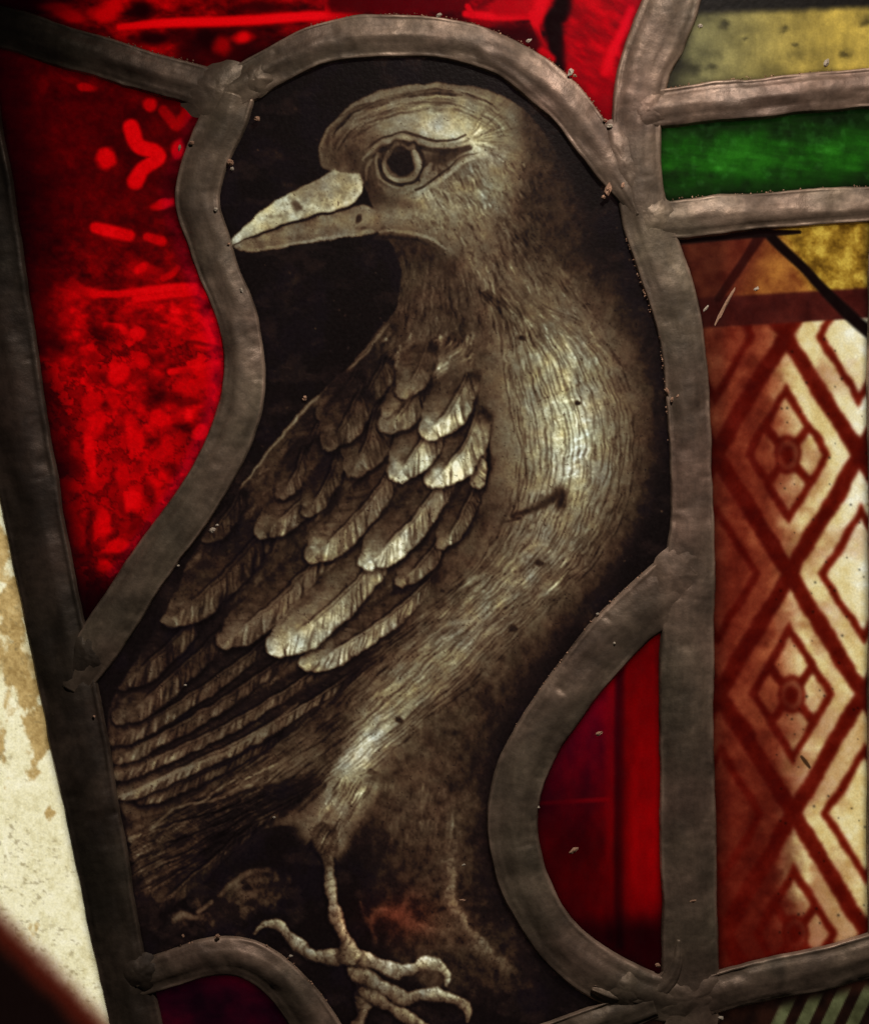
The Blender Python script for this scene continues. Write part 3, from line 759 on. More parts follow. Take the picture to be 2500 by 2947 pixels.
# ---- pane under the diamond pattern
cv = Canvas(1960, 2660, 2860, 3310, 4.0)
X, Y = cv.X, cv.Y
n = fbm(X / 40, Y / 40, 111, 4)
ph = ((X + .48 * (Y - 2900)) - 2330) / 72.0
st = smooth(.30, .22, np.abs(ph - np.round(ph))) * smooth(2210, 2260, X + .48 * (Y - 2900)) * smooth(2840, 2880, Y + (X - 2400) * .2)
st = np.maximum(st, .4 * smooth(14, 0, np.abs(X - 2245 - .2 * (Y - 2900))) * smooth(2880, 2910, Y))
rgb = ramp(n, [(.2, (12, 5, 4)), (.8, (34, 16, 10))]) * (1 - st[..., None]) + ramp(n, [(.2, (50, 50, 30)), (.8, (88, 90, 60))]) * st[..., None]
ol = outline(seg('lower_right'), [(2850, 3295)], seg('right_upright', (2000, 3290), (1988, 2890)))
make_pane('glass_pane', 'dark glass pane with pale green stripes below the diamonds', cv, ol, rgb, M_GLASS, seed=19)
# ---- pane below the middle strip and the one beyond the far strip
cv = Canvas(1040, 2860, 2020, 3310, 8.0)
n = fbm(cv.X / 60, cv.Y / 60, 121, 4); rgb = ramp(n, [(.2, (14, 6, 6)), (.8, (40, 22, 16))])
ol = outline(seg('lower_middle'), [(1085, 3295)], [(1995, 3295)], seg('right_upright', (1998, 3280), (1988, 2890)))
make_pane('glass_pane', 'dark brown glass pane under the sloping lead strip', cv, ol, rgb, M_GLASS, seed=21)
cv = Canvas(2530, 540, 2860, 2800, 8.0)
n = fbm(cv.X / 60, cv.Y / 60, 131, 4); rgb = ramp(n, [(.2, (120, 70, 34)), (.8, (190, 160, 100))])
ol = outline(seg('right_edge'), [(2850, 2662), (2850, 572)])
make_pane('glass_pane', 'amber glass pane past the diamond pattern', cv, ol, rgb, M_GLASS, seed=23)

# ------------------------------------------------------------------ the crow pane
cv = Canvas(150, 90, 2010, 3310, 2.5)
X, Y = cv.X, cv.Y
PANE = outline(seg('s_curve', (240, 1915), (650, 320)), seg('arch', (690, 250), (1765, 490)), seg('right_upright', (1838, 540), (1985, 1640)),
               seg('lower_loop', (1950, 1665), (1850, 2858)), seg('lower_middle', (1880, 2885), (1080, 3255)), [(1080, 3290)],
               seg('lower_left_curve', (1090, 3285), (395, 2822)), seg('thick_bar', (365, 2800), (200, 1960)))
ids = np.zeros(X.shape, np.int16)                       # 0 = background glass, else a painted piece
PIECES = []                                             # (name, label)
def piece(name, mask, label=None):
    PIECES.append((name, label)); ids[mask] = len(PIECES)
def A4(P, r, v):                                        # rows (x,y) -> (x,y,r,v)
    P = np.asarray(P, float)[:, :2]
    return np.c_[P, np.full(len(P), r), np.full(len(P), v)]
def T(k, rows):                                         # rows (x,y,r,v) on a tracing sheet; r stays in window units
    R = np.array(rows, float); R[:, :2] = Z(k, R[:, :2]); return R

nA = fbm(X / 90, Y / 90, 141, 5); nB = fbm(X / 22, Y / 22, 147, 4); nC = fbm(X / 7, Y / 7, 151, 2)
cv.V = (.036 + .03 * (nA - .5) + .035 * smooth(.52, .75, fbm(X / 70, Y / 45, 143, 5)) + .012 * (nC - .5)).astype(np.float32)
for k in range(170):
    x = rng.uniform(600, 1950); y = rng.uniform(150, 1700); r_ = rng.uniform(1.5, 3.2); v_ = rng.choice([.10, .14, .2])
    cv.line([(x, y, r_, v_), (x + rng.uniform(-4, 4), y + rng.uniform(-3, 3), r_ * .7, v_)], 'max', .8, .8, curve=False)
for k in range(40):
    x = rng.uniform(600, 1900); y = rng.uniform(150, 1600); l = rng.uniform(15, 60); an = rng.uniform(-.5, .5)
    cv.line([(x, y, 1.4, .08), (x + l * math.cos(an), y + l * math.sin(an), 1.0, .07)], 'max', .8, .6, curve=False)
BG = cv.V.copy()

# ---- silhouettes
HEAD = Z(1, [(510,505),(472,475),(466,400),(488,340),(540,280),(620,212),(720,166),(840,140),(960,131),(1080,139),(1180,163),(1280,208),(1360,270),(1430,360),(1500,480),(1560,600),(1610,720),(1500,840),(1250,860),(1040,870),(990,845),(930,790),(860,768),(780,762),(720,770),(690,640),(650,560),(640,515)])
BODY = outline(Z(1, [(720,765),(760,800),(800,870),(815,950),(805,1040),(780,1120),(720,1200),(650,1270),(600,1323)]),
               Z(2, [(1040,0),(960,130),(830,270),(700,380),(570,510),(440,650),(330,780),(220,930),(110,1080),(20,1176)]),
               Z(3, [(640,200),(560,330),(470,520),(380,690),(270,860),(190,1000),(180,1120),(190,1250),(220,1443)]),
               Z(5, [(80,200),(110,330),(130,430),(200,560),(250,640),(330,600),(480,470),(620,370),(760,290),(900,290),(960,370),(1010,450),(1060,430),(1120,370),(1250,260),(1420,320),(1560,500),(1700,560)]),
               Z(0, [(960,1700),(985,1560),(1040,1450),(1110,1345),(1180,1245),(1240,1165),(1285,1085),(1312,1000),(1326,900),(1322,790),(1300,690),(1262,605),(1205,520),(1160,420),(1120,330)]))
head_m = cv.poly(spline(HEAD, 10, True)); body_m = cv.poly(spline(BODY, 10, True))
bird = np.maximum(head_m, body_m)
bs = blur(bird, 3.2)
cv.V = np.maximum(cv.V, bs * (.128 + .14 * (nA - .5) + .13 * (nB - .5)))
# body goes dark towards the back, the tail and under the belly
cv.glow(A4(Z(0, [(1150,330),(1200,480),(1270,620),(1310,760),(1318,900),(1295,1020),(1240,1140),(1160,1250),(1080,1370),(1010,1500)]), 70, .085), 'over', .75)
cv.glow(A4(Z(0, [(1000,800),(1010,950),(980,1080),(900,1200),(800,1300),(700,1400),(620,1480)]), 56, .115), 'over', .7)

# ---- neck and breast tone
cv.glow([(1250,760,120,.18),(1200,900,120,.17),(1230,980,90,.20)], 'max', .9)
cv.glow(T(1, [(1050,700,90,.36),(1150,820,100,.30),(1250,950,100,.27),(1380,1080,110,.30)]), 'max', .9)
cv.glow([(1480,880,110,.30),(1540,960,155,.42),(1585,1040,175,.48),(1612,1110,182,.53),(1622,1210,185,.58),(1622,1310,180,.58),(1614,1400,166,.53),(1600,1470,148,.49),(1565,1560,132,.47),
         (1505,1640,122,.46),(1435,1720,114,.45),(1360,1800,106,.44),(1276,1880,98,.45),(1196,1960,90,.47),(1120,2050,80,.53),(1058,2150,56,.64),(1022,2215,50,.68),(970,2280,46,.5)], 'max')
cv.glow([(1470,1000,50,.34),(1490,1120,50,.38),(1510,1250,52,.38),(1520,1380,50,.36)], 'max', .8)
cv.glow([(1610,1090,60,.64),(1640,1190,70,.76),(1640,1310,64,.74),(1622,1400,54,.62)], 'max', .85)
cv.glow([(1660,1200,16,.88),(1640,1300,16,.86)], 'max', .6)
cv.glow([(1620,1010,60,.58),(1670,1060,55,.55)], 'max', .7)
cv.glow([(1060,2150,36,.74),(1015,2225,30,.74)], 'max', .8)
cv.glow([(880,2170,60,.24),(760,2250,60,.24),(620,2330,60,.20)], 'max', .8)
cv.glow([(900,2280,50,.22),(760,2360,50,.20),(640,2440,50,.18)], 'max', .8)

# ---- hatch: short scratched strokes that follow the plumage
LB = spline([(1360,820),(1432,900),(1447,1002),(1457,1130),(1478,1232),(1488,1359),(1457,1487),(1386,1614),(1279,1716),(1151,1818),(1023,1910),(900,2020),(780,2130),(640,2230),(500,2330)], 10)
RB = spline([(1480,800),(1559,875),(1702,951),(1779,1053),(1824,1181),(1830,1308),(1804,1436),(1763,1538),(1687,1640),(1585,1742),(1483,1844),(1380,1950),(1240,2065),(1100,2185),(960,2300)], 10)
def at(C, t):
    i = np.clip(t, 0, 1) * (len(C) - 1)
    k = np.arange(len(C)); return np.stack([np.interp(i, k, C[:, 0]), np.interp(i, k, C[:, 1])], -1)
def flow(nstroke, La, Rb, lmin, lmax, hw, vals, wob=4, t0=0, t1=1, w0=0, w1=1, quant=0, a=(.5, 1)):
    Ltot = np.hypot(*np.diff(La, axis=0).T).sum()
    for k in range(nstroke):
        w = rng.uniform(w0, w1)
        if quant: w = (np.floor(w * quant) + .5 + rng.normal(0, .12)) / quant
        ts = rng.uniform(t0, t1); le = rng.uniform(lmin, lmax) / Ltot
        t = np.linspace(ts, ts + le, 4)
        P = at(La, t) * (1 - w) + at(Rb, t) * w
        P += rng.normal(0, wob * .4, P.shape) + rng.normal(0, wob * .4, 2)
        h = hw * rng.uniform(.7, 1.3)
        R = np.c_[P, h * np.array([.5, 1, 1, .4]), np.full(4, rng.choice(vals))]
        cv.line(R, 'mul', .6, rng.uniform(*a), step=9)
NL_ = 31
for i in range(NL_):                                    # engraved lines running down the breast and belly, each broken and uneven
    w = (i + .5 + rng.normal(0, .12)) / NL_ * 1.04 - .02
    t = np.linspace(.015, .99, 150)
    C_ = at(LB, t) * (1 - w) + at(RB, t) * w
    s_t = t * 1700
    C_[:, 0] += (vnoise(s_t / 60, s_t * 0 + i * 3.7, 501) - .5) * 9 + (vnoise(s_t / 18, s_t * 0 + i * 5.1, 503) - .5) * 5
    C_[:, 1] += (vnoise(s_t / 60, s_t * 0 + i * 2.9, 507) - .5) * 6
    st_ = vnoise(s_t / 34, s_t * 0 + i * 7.3, 509); brk = smooth(.22, .42, st_)
    hw_ = (1.6 + 2.0 * vnoise(s_t / 50, s_t * 0 + i * 1.7, 511)) * brk + .5
    vv_ = 1 - (.20 + .30 * st_) * brk
    cut = 0
    while cut < 149:
        e_ = min(149, cut + 14)
        cv.line(np.c_[C_[cut:e_ + 1], hw_[cut:e_ + 1], vv_[cut:e_ + 1]], 'mul', .8, 1.0, curve=False); cut = e_
flow(420, LB, RB, 18, 46, 4.2, [1.10, 1.16, 1.24], 2, .02, .55, 0, 1, NL_)
flow(520, LB, RB, 8, 18, 2.8, [.72, .8], 3, .02, .55, 0, 1)
flow(300, LB, RB, 30, 90, 3.2, [1.12, 1.2, 1.26], 2, .45, .98, 0, 1, NL_)
flow(220, LB, RB, 24, 60, 2.6, [.62, .72], 2.5, .02, .98, -.1, 1.05)
for k in range(26):                                     # lighter cross strokes on the brightest part
    x = rng.uniform(1570, 1700); y = rng.uniform(1130, 1380); l = rng.uniform(14, 34)
    cv.line([(x, y, 4, 1.3), (x + l, y - l * .25, 3, 1.3)], 'mul', .6, .7, curve=False)
# neck hatch: from the cheek down to the breast
NL = spline([(1150,640),(1140,740),(1130,840),(1110,930),(1080,1010)], 10); NR = spline([(1480,560),(1560,680),(1640,800),(1710,900),(1770,1000)], 10)
flow(520, NL, NR, 26, 60, 3.8, [.70, .78, .86], 5, 0, .9, 0, 1, 26)
flow(460, NL, NR, 20, 48, 3.8, [1.15, 1.25, 1.4], 5, 0, .9, 0, 1, 26, (.4, .9))
cv.glow(T(1, [(1300,1000,40,.30),(1420,1120,50,.34),(1530,1230,60,.38)]), 'max', .6)
nD = fbm(X / 30, Y / 9, 301, 3); cv.V *= np.where(cv.V > .25, .90 + .20 * nD, 1)      # faint cross stipple
# tears and spots in the paint
cv.line([(1470,1484,7,.10),(1530,1465,9,.10),(1585,1438,14,.07),(1610,1420,20,.06),(1612,1450,18,.06)], soft=.8, a=.92)
cv.line([(1495,1490,5,.11),(1450,1500,4,.14)], soft=.8, curve=False)
for (x, y, r) in [(1498,972,9),(1549,1619,10),(1471,1808,11),(1660,1158,8),(985,1390,6),(1270,1700,5),(1015,2225,6),(1085,2235,16),(1065,2220,10),(980,2092,7),(1145,2070,9)]:
    cv.line([(x, y, r, .09), (x + r * .8, y + r * .3, r * .8, .09)], soft=.5, curve=False)

# ---- wing mass
WING = outline(Z(2, [(1040,60),(1150,150),(1300,200),(1440,330),(1520,480),(1558,650),(1552,800),(1530,960)]),
               Z(4, [(510,1010),(460,1150),(380,1330),(250,1480),(180,1560)]), Z(3, [(1560,500),(1400,680),(1180,830),(1160,940),(960,1130),(760,1260),(500,1390),(230,1430),(185,1250),(180,1050),(260,880),(400,680),(520,440),(640,210)]),
               Z(2, [(60,1130),(220,930),(440,650),(700,380),(960,130)]))
wing_m = cv.poly(spline(WING, 10, True)); ws = blur(wing_m, 3)
cv.V = cv.V * (1 - ws) + ws * (.12 + .12 * (nA - .5) + .07 * (nB - .5)) 
piece_body = bird > .5
PIECES.append(('breast', 'streaked pale breast and belly of the painted crow')); BODY_ID = 1
ids[piece_body] = 1
PIECES.append(('wing', 'folded dark wing of the painted crow')); ids[wing_m > .5] = 2
PIECES.append(('head', 'crow\'s head with pale brow and dark nape')); ids[head_m > .5] = 3

# pale edge along the front of the wing and the throat
cv.line(T(2, [(1040,0,2,.16),(960,140,3,.26),(830,275,4,.30),(700,385,4,.34),(570,515,5,.36),(440,655,5,.38),(330,785,4,.36),(220,935,4,.32),(60,1135,3,.24)]), soft=.6)
cv.line(T(1, [(812,960,3,.17),(800,1050,3,.2),(775,1125,3,.26),(718,1205,4,.3),(650,1272,4,.3),(600,1325,3,.28)]), soft=.7)
# shoulder fluff
for k in range(420):
    p = Z(2, [(rng.uniform(960, 1500), rng.uniform(120, 520))])[0]
    l = rng.uniform(12, 34); an = math.radians(rng.uniform(95, 150))
    cv.line([(p[0], p[1], 4.5, 1.0), (p[0] + l * math.cos(an), p[1] + l * math.sin(an), 2, 1.0)] * np.array([1, 1, 1, rng.choice([.6, 1.45, 1.6])]), 'mul', .7, .8, curve=False)
cv.glow(T(2, [(1180,200,40,.32),(1120,300,45,.30),(1180,360,45,.34),(1300,300,45,.34),(1400,330,40,.36)]), 'max', .8)

for k in range(1500):
    x = rng.uniform(300, 1380); y = rng.uniform(1000, 2300)
    if wing_m[min(cv.ny - 1, int((y - cv.y0) / 2.5)), min(cv.nx - 1, int((x - cv.x0) / 2.5))] < .5: continue
    an = math.radians(rng.uniform(112, 150)); l = rng.uniform(14, 46); k_ = rng.choice([.6, .72, 1.4, 1.7, 2.0])
    cv.line([(x, y, 4, k_), (x + l * math.cos(an), y + l * math.sin(an), 2.5, k_)], 'mul', .8, .7, curve=False)
def feather(base, tip, W, vl, vr, bend=0.08, spine=.6, u0=.0, name='feather', grad=.55, barbs=1.0, ext=.30):
    """one painted feather: quill lines, smooth upper vane, bright lower vane of separate barbs, pale tip and a dark gap below"""
    W = W * 1.2
    base = np.array(base, float); tip = np.array(tip, float)
    base = base - ext * (tip - base)
    d = tip - base; L = np.hypot(*d); nrm = np.array([d[1], -d[0]]) / L
    mid = (base + tip) / 2 + nrm * bend * L
    t = np.linspace(0, 1, 13)[:, None]
    P = base * (1 - t) ** 2 + 2 * mid * t * (1 - t) + tip * t * t
    r = cv.dist(P, W * 1.6 + 14)
    if r is None: return
    sl, dist_, _e, u, sg = r
    k0 = max(.45, 1 - 1.25 * W / L)
    prof = lambda q: W * (.66 + .34 * np.clip(q / .5, 0, 1)) * np.sqrt(np.clip(1 - np.clip((q - k0) / (1 - k0), 0, 1) ** 2 * .72, 0, 1))
    h = prof(u)
    V = cv.V[sl]; jit = (nB[sl] - .5); jf = nC[sl] - .5
    hh = h * np.where(sg > 0, .93, 1.0) + jit * 9 + jf * 4
    inside = 1 - smooth(hh - 6, hh + 4, dist_)
    shade = (1 - smooth(hh - 2, hh + 9 + 16 * np.clip(sg / W + .4, 0, 1) * smooth(.3, .7, u), dist_)) * smooth(.05, .40, u)
    V = V * (1 - .80 * shade * (1 - .6 * smooth(-.2, -.8, sg / W)))
    wn = np.clip(sg / np.maximum(h, 1), -1.2, 1.2)
    lum = grad * smooth(.05, .35, u) + (1 - grad) * smooth(.35, .92, u)
    tipz = smooth(.80, .97, u + .05 * jit)
    side = np.maximum(smooth(-.02, .16, wn), .55 * tipz * smooth(-1.0, -.2, wn))
    left = .88 * vl * (.62 + .55 * smooth(.3, .95, u)) * (1 - .30 * smooth(-.45, -.95, wn)) * (.9 + .4 * jit)
    right = 1.08 * vr * lum * (.88 + .6 * jit) * (1 - .35 * smooth(.75, 1.05, wn))
    col = left * (1 - side) + right * side
    q = np.exp(-((sg + 3.5) / 3.2) ** 2) * (1 - smooth(.74, .90, u)); col = col * (1 - spine * q)
    q = np.exp(-((sg - 2.5) / 2.2) ** 2) * (1 - smooth(.80, .92, u)); col = col * (1 + .35 * q)
    q = np.exp(-((sg - 8) / 2.6) ** 2) * (1 - smooth(.70, .85, u)); col = col * (1 - .75 * spine * q)
    edge = np.exp(-((dist_ - hh + 6) / 4.0) ** 2) * smooth(.45, .75, u); col = col * (1 + .22 * edge * (wn < .25)) 
    a = inside * smooth(u0 - .02, u0 + .22, u) * (1 - .30 * smooth(-.4, -1.0, wn) * (1 - tipz))
    cv.V[sl] = V * (1 - a) + col * a
    m = np.zeros(X.shape, bool); m[sl] = (inside > .5) & (u > u0 + .06)
    # barbs
    keep = cv.V[sl].copy()
    q = .12
    while q < .99:
        q += rng.uniform(3.5, 7.5) / L
        c0 = at(P, q); c1 = at(P, min(1, q + rng.uniform(.5, .9) * W / L)); g = c1 - at(P, max(0, q - .1)); g = g / (np.hypot(*g) + 1e-6)
        nn = np.array([g[1], -g[0]]); hw = float(prof(np.float64(min(1, q + .4 * W / L))))
        k = rng.choice([.45, .55, .68, .8, 1.2, 1.35]) if vr > .3 else rng.choice([.55, .65, .75, 1.3, 1.5])
        e = c1 + nn * hw * rng.uniform(.75, 1.05); s0 = c0 + nn * hw * rng.uniform(.12, .35)
        cv.line([(s0[0], s0[1], 1.6, k), ((s0[0] + e[0]) / 2, (s0[1] + e[1]) / 2, 3.2, k), (e[0], e[1], 3.4, k)], 'mul', .7, rng.uniform(.5, .95) * barbs, curve=False)
        if rng.random() < .5:
            k = rng.choice([.78, .86, 1.12, 1.2])
            e = c1 - nn * hw * rng.uniform(.7, .95); s0 = c0 - nn * hw * .15
            cv.line([(s0[0], s0[1], 2, k), (e[0], e[1], 3, k)], 'mul', .8, .7, curve=False)
    cv.V[sl] = keep * (1 - inside) + cv.V[sl] * inside
    PIECES.append((name, None)); ids[m] = len(PIECES)

F2 = lambda b, t, w, *a, **k: feather(Z(2, [b])[0], Z(2, [t])[0], w * 1.06, *a, ext=.14, **k)
F3 = lambda b, t, w, *a, **k: feather(Z(3, [b])[0], Z(3, [t])[0], w, *a, **k)
F4 = lambda b, t, w, *a, **k: feather(Z(4, [b])[0], Z(4, [t])[0], w, *a, **k)
# long flight feathers, lowest first
F3((900,1150), (330,1440), 30, .15, .22, bend=.05)
F3((1165,905), (225,1418), 30, .14, .31, bend=.07, grad=.9)
F3((1050,862), (195,1330), 30, .14, .25, bend=.07, grad=.8)
F3((925,800), (190,1255), 32, .13, .22, bend=.06, grad=.8)
F3((830,735), (195,1165), 36, .13, .21, bend=.06, grad=.8)
F3((690,640), (240,1060), 46, .12, .22, bend=.05)
F3((560,600), (250,900), 46, .10, .16, bend=.05)
cv.line(T(3, [(1050,1000,3,.22),(900,1120,4,.27),(700,1240,4,.32),(500,1320,5,.36),(330,1395,6,.42),(225,1432,4,.34)]), soft=.6, a=.8)
# third row
F3((870,190), (470,600), 58, .15, .21)
F3((1130,300), (725,705), 50, .20, .36, grad=.7)
F3((1590,455), (1100,815), 42, .24, .66, bend=.09, grad=.6)
F3((1400,300), (965,735), 58, .40, .74, bend=.09, grad=.55)
# second row
F3((760,40), (640,230), 40, .12, .16)
F4((330,1230), (110,1510), 34, .20, .36)
F4((500,955), (340,1300), 34, .20, .38, bend=.1)
F3((1190,-80), (895,200), 44, .20, .30)
F3((1440,-60), (1125,310), 50, .24, .52, bend=.09)
F3((1690,-40), (1380,340), 54, .26, .82, bend=.1)
F4((530,720), (520,960), 24, .3, .5, bend=.12)
# first row
F2((640,560), (500,800), 40, .15, .20)
F2((600,700), (470,900), 34, .14, .19)
F2((1000,420), (900,640), 44, .18, .24)
F2((980,240), (860,480), 46, .16, .21)
F2((820,330), (660,560), 44, .14, .18)
F2((530,760), (420,1010), 36, .14, .22)
F2((760,620), (600,930), 44, .15, .22)
F2((720,780), (560,1110), 36, .13, .26)
F2((920,560), (830,860), 62, .18, .26, grad=.7)
F2((850,420), (690,720), 52, .15, .22)
F2((1545,540), (1525,955), 26, .34, .56, bend=-.12, grad=.75)
F2((1500,560), (1290,925), 58, .22, .88, bend=.12)
F2((1230,600), (1080,885), 58, .30, .80, bend=.10)
F2((1190,380), (1020,630), 50, .34, .40)
F2((1440,330), (1250,650), 54, .34, .72, bend=.14)
F2((1230,170), (1100,440), 40, .28, .34, spine=.2, barbs=.5)
cv.line(T(2, [(1180,420,5,.2),(1100,520,4,.13),(1000,600,4,.10)]), soft=.6, a=.6)
cv.line(T(2, [(1290,470,14,.17),(1330,440,14,.16),(1310,380,8,.16)]), soft=.7, a=.8)

# ---- tail under the flight feathers
for b, t, w, v in [((820,110),(100,330),32,.22),((820,150),(115,420),32,.21),((760,210),(140,500),32,.20),((640,300),(170,590),32,.19),((560,360),(215,670),30,.18)]:
    feather(Z(5, [b])[0], Z(5, [t])[0], w, v * .6, v, bend=.04, grad=.8, name='tail_feather')
for k in range(240):
    b = rng.uniform(0, 1); p = Z(5, [(rng.uniform(140, 800), 0)])[0]; x = p[0]; y = 2480 - (x - 420) * .52 + rng.uniform(-110, 90)
    l = rng.uniform(30, 90)
    cv.line([(x, y, 3, 1), (x - l, y + l * .55, 2, 1)] * np.array([1, 1, 1, rng.choice([.55, .7, 1.4, 1.6])]), 'mul', .6, .8, curve=False)
cv.line(T(5, [(560,150,3,.3),(330,205,4,.32),(215,300,4,.28)]), soft=.7, a=.6)

# ---- head
hs = blur(head_m, 2) * (1 - smooth(1400, 1570, X + (Y - 500) * .25))
tone = .27 + .14 * (nA - .5) + .12 * (nB - .5)
cv.V = cv.V * (1 - hs) + hs * tone
cv.glow(T(1, [(560,430,60,.15),(600,350,60,.20),(520,400,40,.17)]), 'over', .7)
cv.glow(T(1, [(600,330,44,.27),(660,270,44,.33),(760,235,50,.39),(900,220,52,.40),(1040,225,54,.38),(1140,250,50,.36)]), 'max', .9)
cv.glow(T(1, [(760,310,40,.40),(880,290,52,.54),(1000,305,56,.64),(1090,325,56,.66),(1160,390,54,.60),(1190,450,50,.52)]), 'max', 1)
cv.glow(T(1, [(940,330,22,.70),(1040,350,24,.70),(1110,370,22,.72),(1150,420,20,.66)]), 'max', .9)
cv.glow(T(1, [(1200,290,70,.42),(1250,420,80,.43),(1210,530,80,.43),(1120,610,86,.49),(1000,630,78,.51),(930,610,56,.54)]), 'max', .9)
cv.glow(T(1, [(900,690,50,.40),(1000,700,60,.38),(800,700,36,.42),(720,690,26,.36),(1080,760,60,.34)]), 'max', .9)
cv.glow(T(1, [(1380,300,60,.15),(1420,450,70,.13),(1450,620,80,.12),(1480,760,90,.11)]), 'over', .85)
cv.glow(T(1, [(960,145,14,.42),(840,152,12,.36),(700,185,12,.33),(600,235,10,.30),(520,310,8,.24)]), 'max', .8)
cv.glow(T(1, [(540,450,36,.13),(560,400,40,.15),(600,430,36,.14),(640,440,30,.14)]), 'over', .8)
cv.line(T(1, [(478,460,4,.26),(474,400,5,.30),(496,340,5,.32),(545,282,4,.32)]), soft=.7, a=.7)
# strokes over the crown
CR = Z(1, [(490,400),(510,330),(570,270),(660,215),(760,180),(880,160),(1000,155),(1110,170),(1220,215),(1310,290),(1370,380)])
CR2 = Z(1, [(560,440),(600,380),(660,330),(740,290),(820,265),(900,255),(1000,255),(1080,270),(1160,310),(1220,370),(1260,440)])
CRs, CR2s = spline(CR, 8), spline(CR2, 8)
flow(150, CRs, CR2s, 40, 120, 3.2, [.66, .74, .84], 3, 0, .8, 0, 1, 10)
flow(90, CRs, CR2s, 40, 100, 3.2, [1.12, 1.2], 3, 0, .8, 0, 1, 10)
for P in [[(850,185,4,.12),(930,178,6,.10),(1040,182,4,.12)],[(880,165,3,.16),(950,160,4,.13),(1030,165,3,.16)],[(560,270,3,.14),(660,225,3,.16),(760,215,3,.2)],[(700,290,3,.16),(800,262,3,.2),(860,255,2,.24)],[(870,215,3,.2),(960,215,3,.2),(1040,222,3,.22)]]:
    cv.line(T(1, P), soft=.6, a=.8)
# cheek stipple and short lines
for k in range(700):
    p = Z(1, [(rng.uniform(860, 1420), rng.uniform(430, 880))])[0]
    an = math.radians(rng.uniform(40, 75)); l = rng.uniform(8, 26)
    if cv.V[min(cv.ny - 1, int((p[1] - cv.y0) / 2.5)), int((p[0] - cv.x0) / 2.5)] > .7: continue
    cv.line([(p[0], p[1], 3.4, 1), (p[0] + l * math.cos(an), p[1] + l * math.sin(an), 2.2, 1)] * np.array([1, 1, 1, rng.choice([.68, .76, .84, 1.14, 1.24])]), 'mul', .7, .8, curve=False)
for k in range(60):
    p = Z(1, [(rng.uniform(960, 1150), rng.uniform(490, 640))])[0]
    cv.line([(p[0], p[1], 3.4, .74), (p[0] + 14, p[1] + 22, 2.4, .78)], 'mul', .7, .8, curve=False)
for k in range(160):                                    # radiating strokes behind the eye
    an = rng.uniform(-1.1, .5); r0 = rng.uniform(20, 130); r1 = r0 + rng.uniform(18, 50); c0 = Z(1, [(1090, 380)])[0]
    cv.line([(c0[0] + r0 * math.cos(an), c0[1] + r0 * math.sin(an), 3, 1), (c0[0] + r1 * math.cos(an), c0[1] + r1 * math.sin(an), 2, 1)] * np.array([1, 1, 1, rng.choice([.78, .86, 1.08, 1.14])]), 'mul', .7, .7, curve=False)
# chin edge and shadow beneath
cv.glow(T(1, [(760,815,34,.10),(850,830,44,.09),(940,870,44,.10),(1000,920,40,.12)]), 'over', .85)
cv.line(T(1, [(690,765,3,.34),(780,756,4,.40),(860,762,4,.42),(930,785,4,.44),(990,825,4,.42),(1030,850,3,.3)]), soft=.6, a=.85)
cv.line(T(1, [(650,790,5,.06),(760,785,6,.06),(860,785,5,.07),(930,810,4,.09)]), soft=.7, a=.8)
# brow, lids, eye
cv.glow(T(1, [(650,470,34,.13),(680,560,40,.11),(690,620,34,.13)]), 'over', .9)
cv.line(T(1, [(640,430,3,.16),(700,385,3.5,.12),(760,352,3.5,.12),(830,342,3.5,.12),(900,358,4,.12),(960,376,4,.13),(1030,374,3.5,.16),(1085,350,3,.22)]), soft=.5)
cv.line(T(1, [(655,455,3,.30),(700,408,5,.40),(760,374,6,.46),(830,364,6,.48),(900,378,6,.46),(970,398,5,.44),(1040,392,4,.42),(1100,372,3,.44)]), soft=.5)
EYE = Z(1, [(815,468)])[0]
blob(cv, EYE[0] + 2, EYE[1] - 2, 74, 66, .12, 0, .3)
cv.line(T(1, [(700,440,4,.10),(760,398,6,.09),(830,386,7,.09),(900,402,7,.09),(970,422,8,.10),(1040,416,7,.12),(1100,400,4,.18)]), soft=.5)
cv.line(T(1, [(930,470,22,.12),(990,450,16,.12),(1050,425,10,.14),(1110,405,5,.18)]), soft=.6)
blob(cv, EYE[0], EYE[1], 66, 66, .075, 0, .10)
blob(cv, EYE[0], EYE[1], 56, 57, .235, 0, .15)
eye_ring = []
for k in range(25):
    an = math.radians(-38 + k * (360 - 104) / 24)
    v = .24 + .26 * max(0, math.cos(an - math.radians(-12))) ** 3 + .20 * max(0, math.cos(an - math.radians(120))) ** 2
    eye_ring.append((EYE[0] + 50 * math.cos(an), EYE[1] + 51 * math.sin(an), 5.6 + 1.8 * math.sin(an * 1.0 + .6) + .8 * math.sin(an * 5), v * (1 + .12 * math.sin(an * 7))))
cv.line(eye_ring, soft=.45)
blob(cv, EYE[0] - 2, EYE[1] - 6, 39, 41, .055, 0, .15)
cv.line([(EYE[0] + 44, EYE[1] - 24, 8, .44), (EYE[0] + 47, EYE[1] - 2, 9, .48), (EYE[0] + 42, EYE[1] + 18, 6, .4)], soft=.7)
cv.line([(EYE[0] - 20, EYE[1] - 32, 8, .11), (EYE[0] + 4, EYE[1] - 38, 6, .11)], soft=.9, curve=False)
ring = [(EYE[0] + 73 * math.cos(a), EYE[1] + 73 * math.sin(a), 4, .30 + .12 * math.cos(a - 2.2)) for a in np.radians(np.arange(50, 215, 15))]
cv.line(ring, soft=.6, a=.75)
ring = [(EYE[0] + 64 * math.cos(a), EYE[1] + 64 * math.sin(a), 5, .075) for a in np.radians(np.arange(-40, 200, 15))]
cv.line(ring, soft=.5, a=.9)
cv.line(T(1, [(905,525,5,.20),(925,500,9,.42),(940,478,6,.34)]), soft=.6)
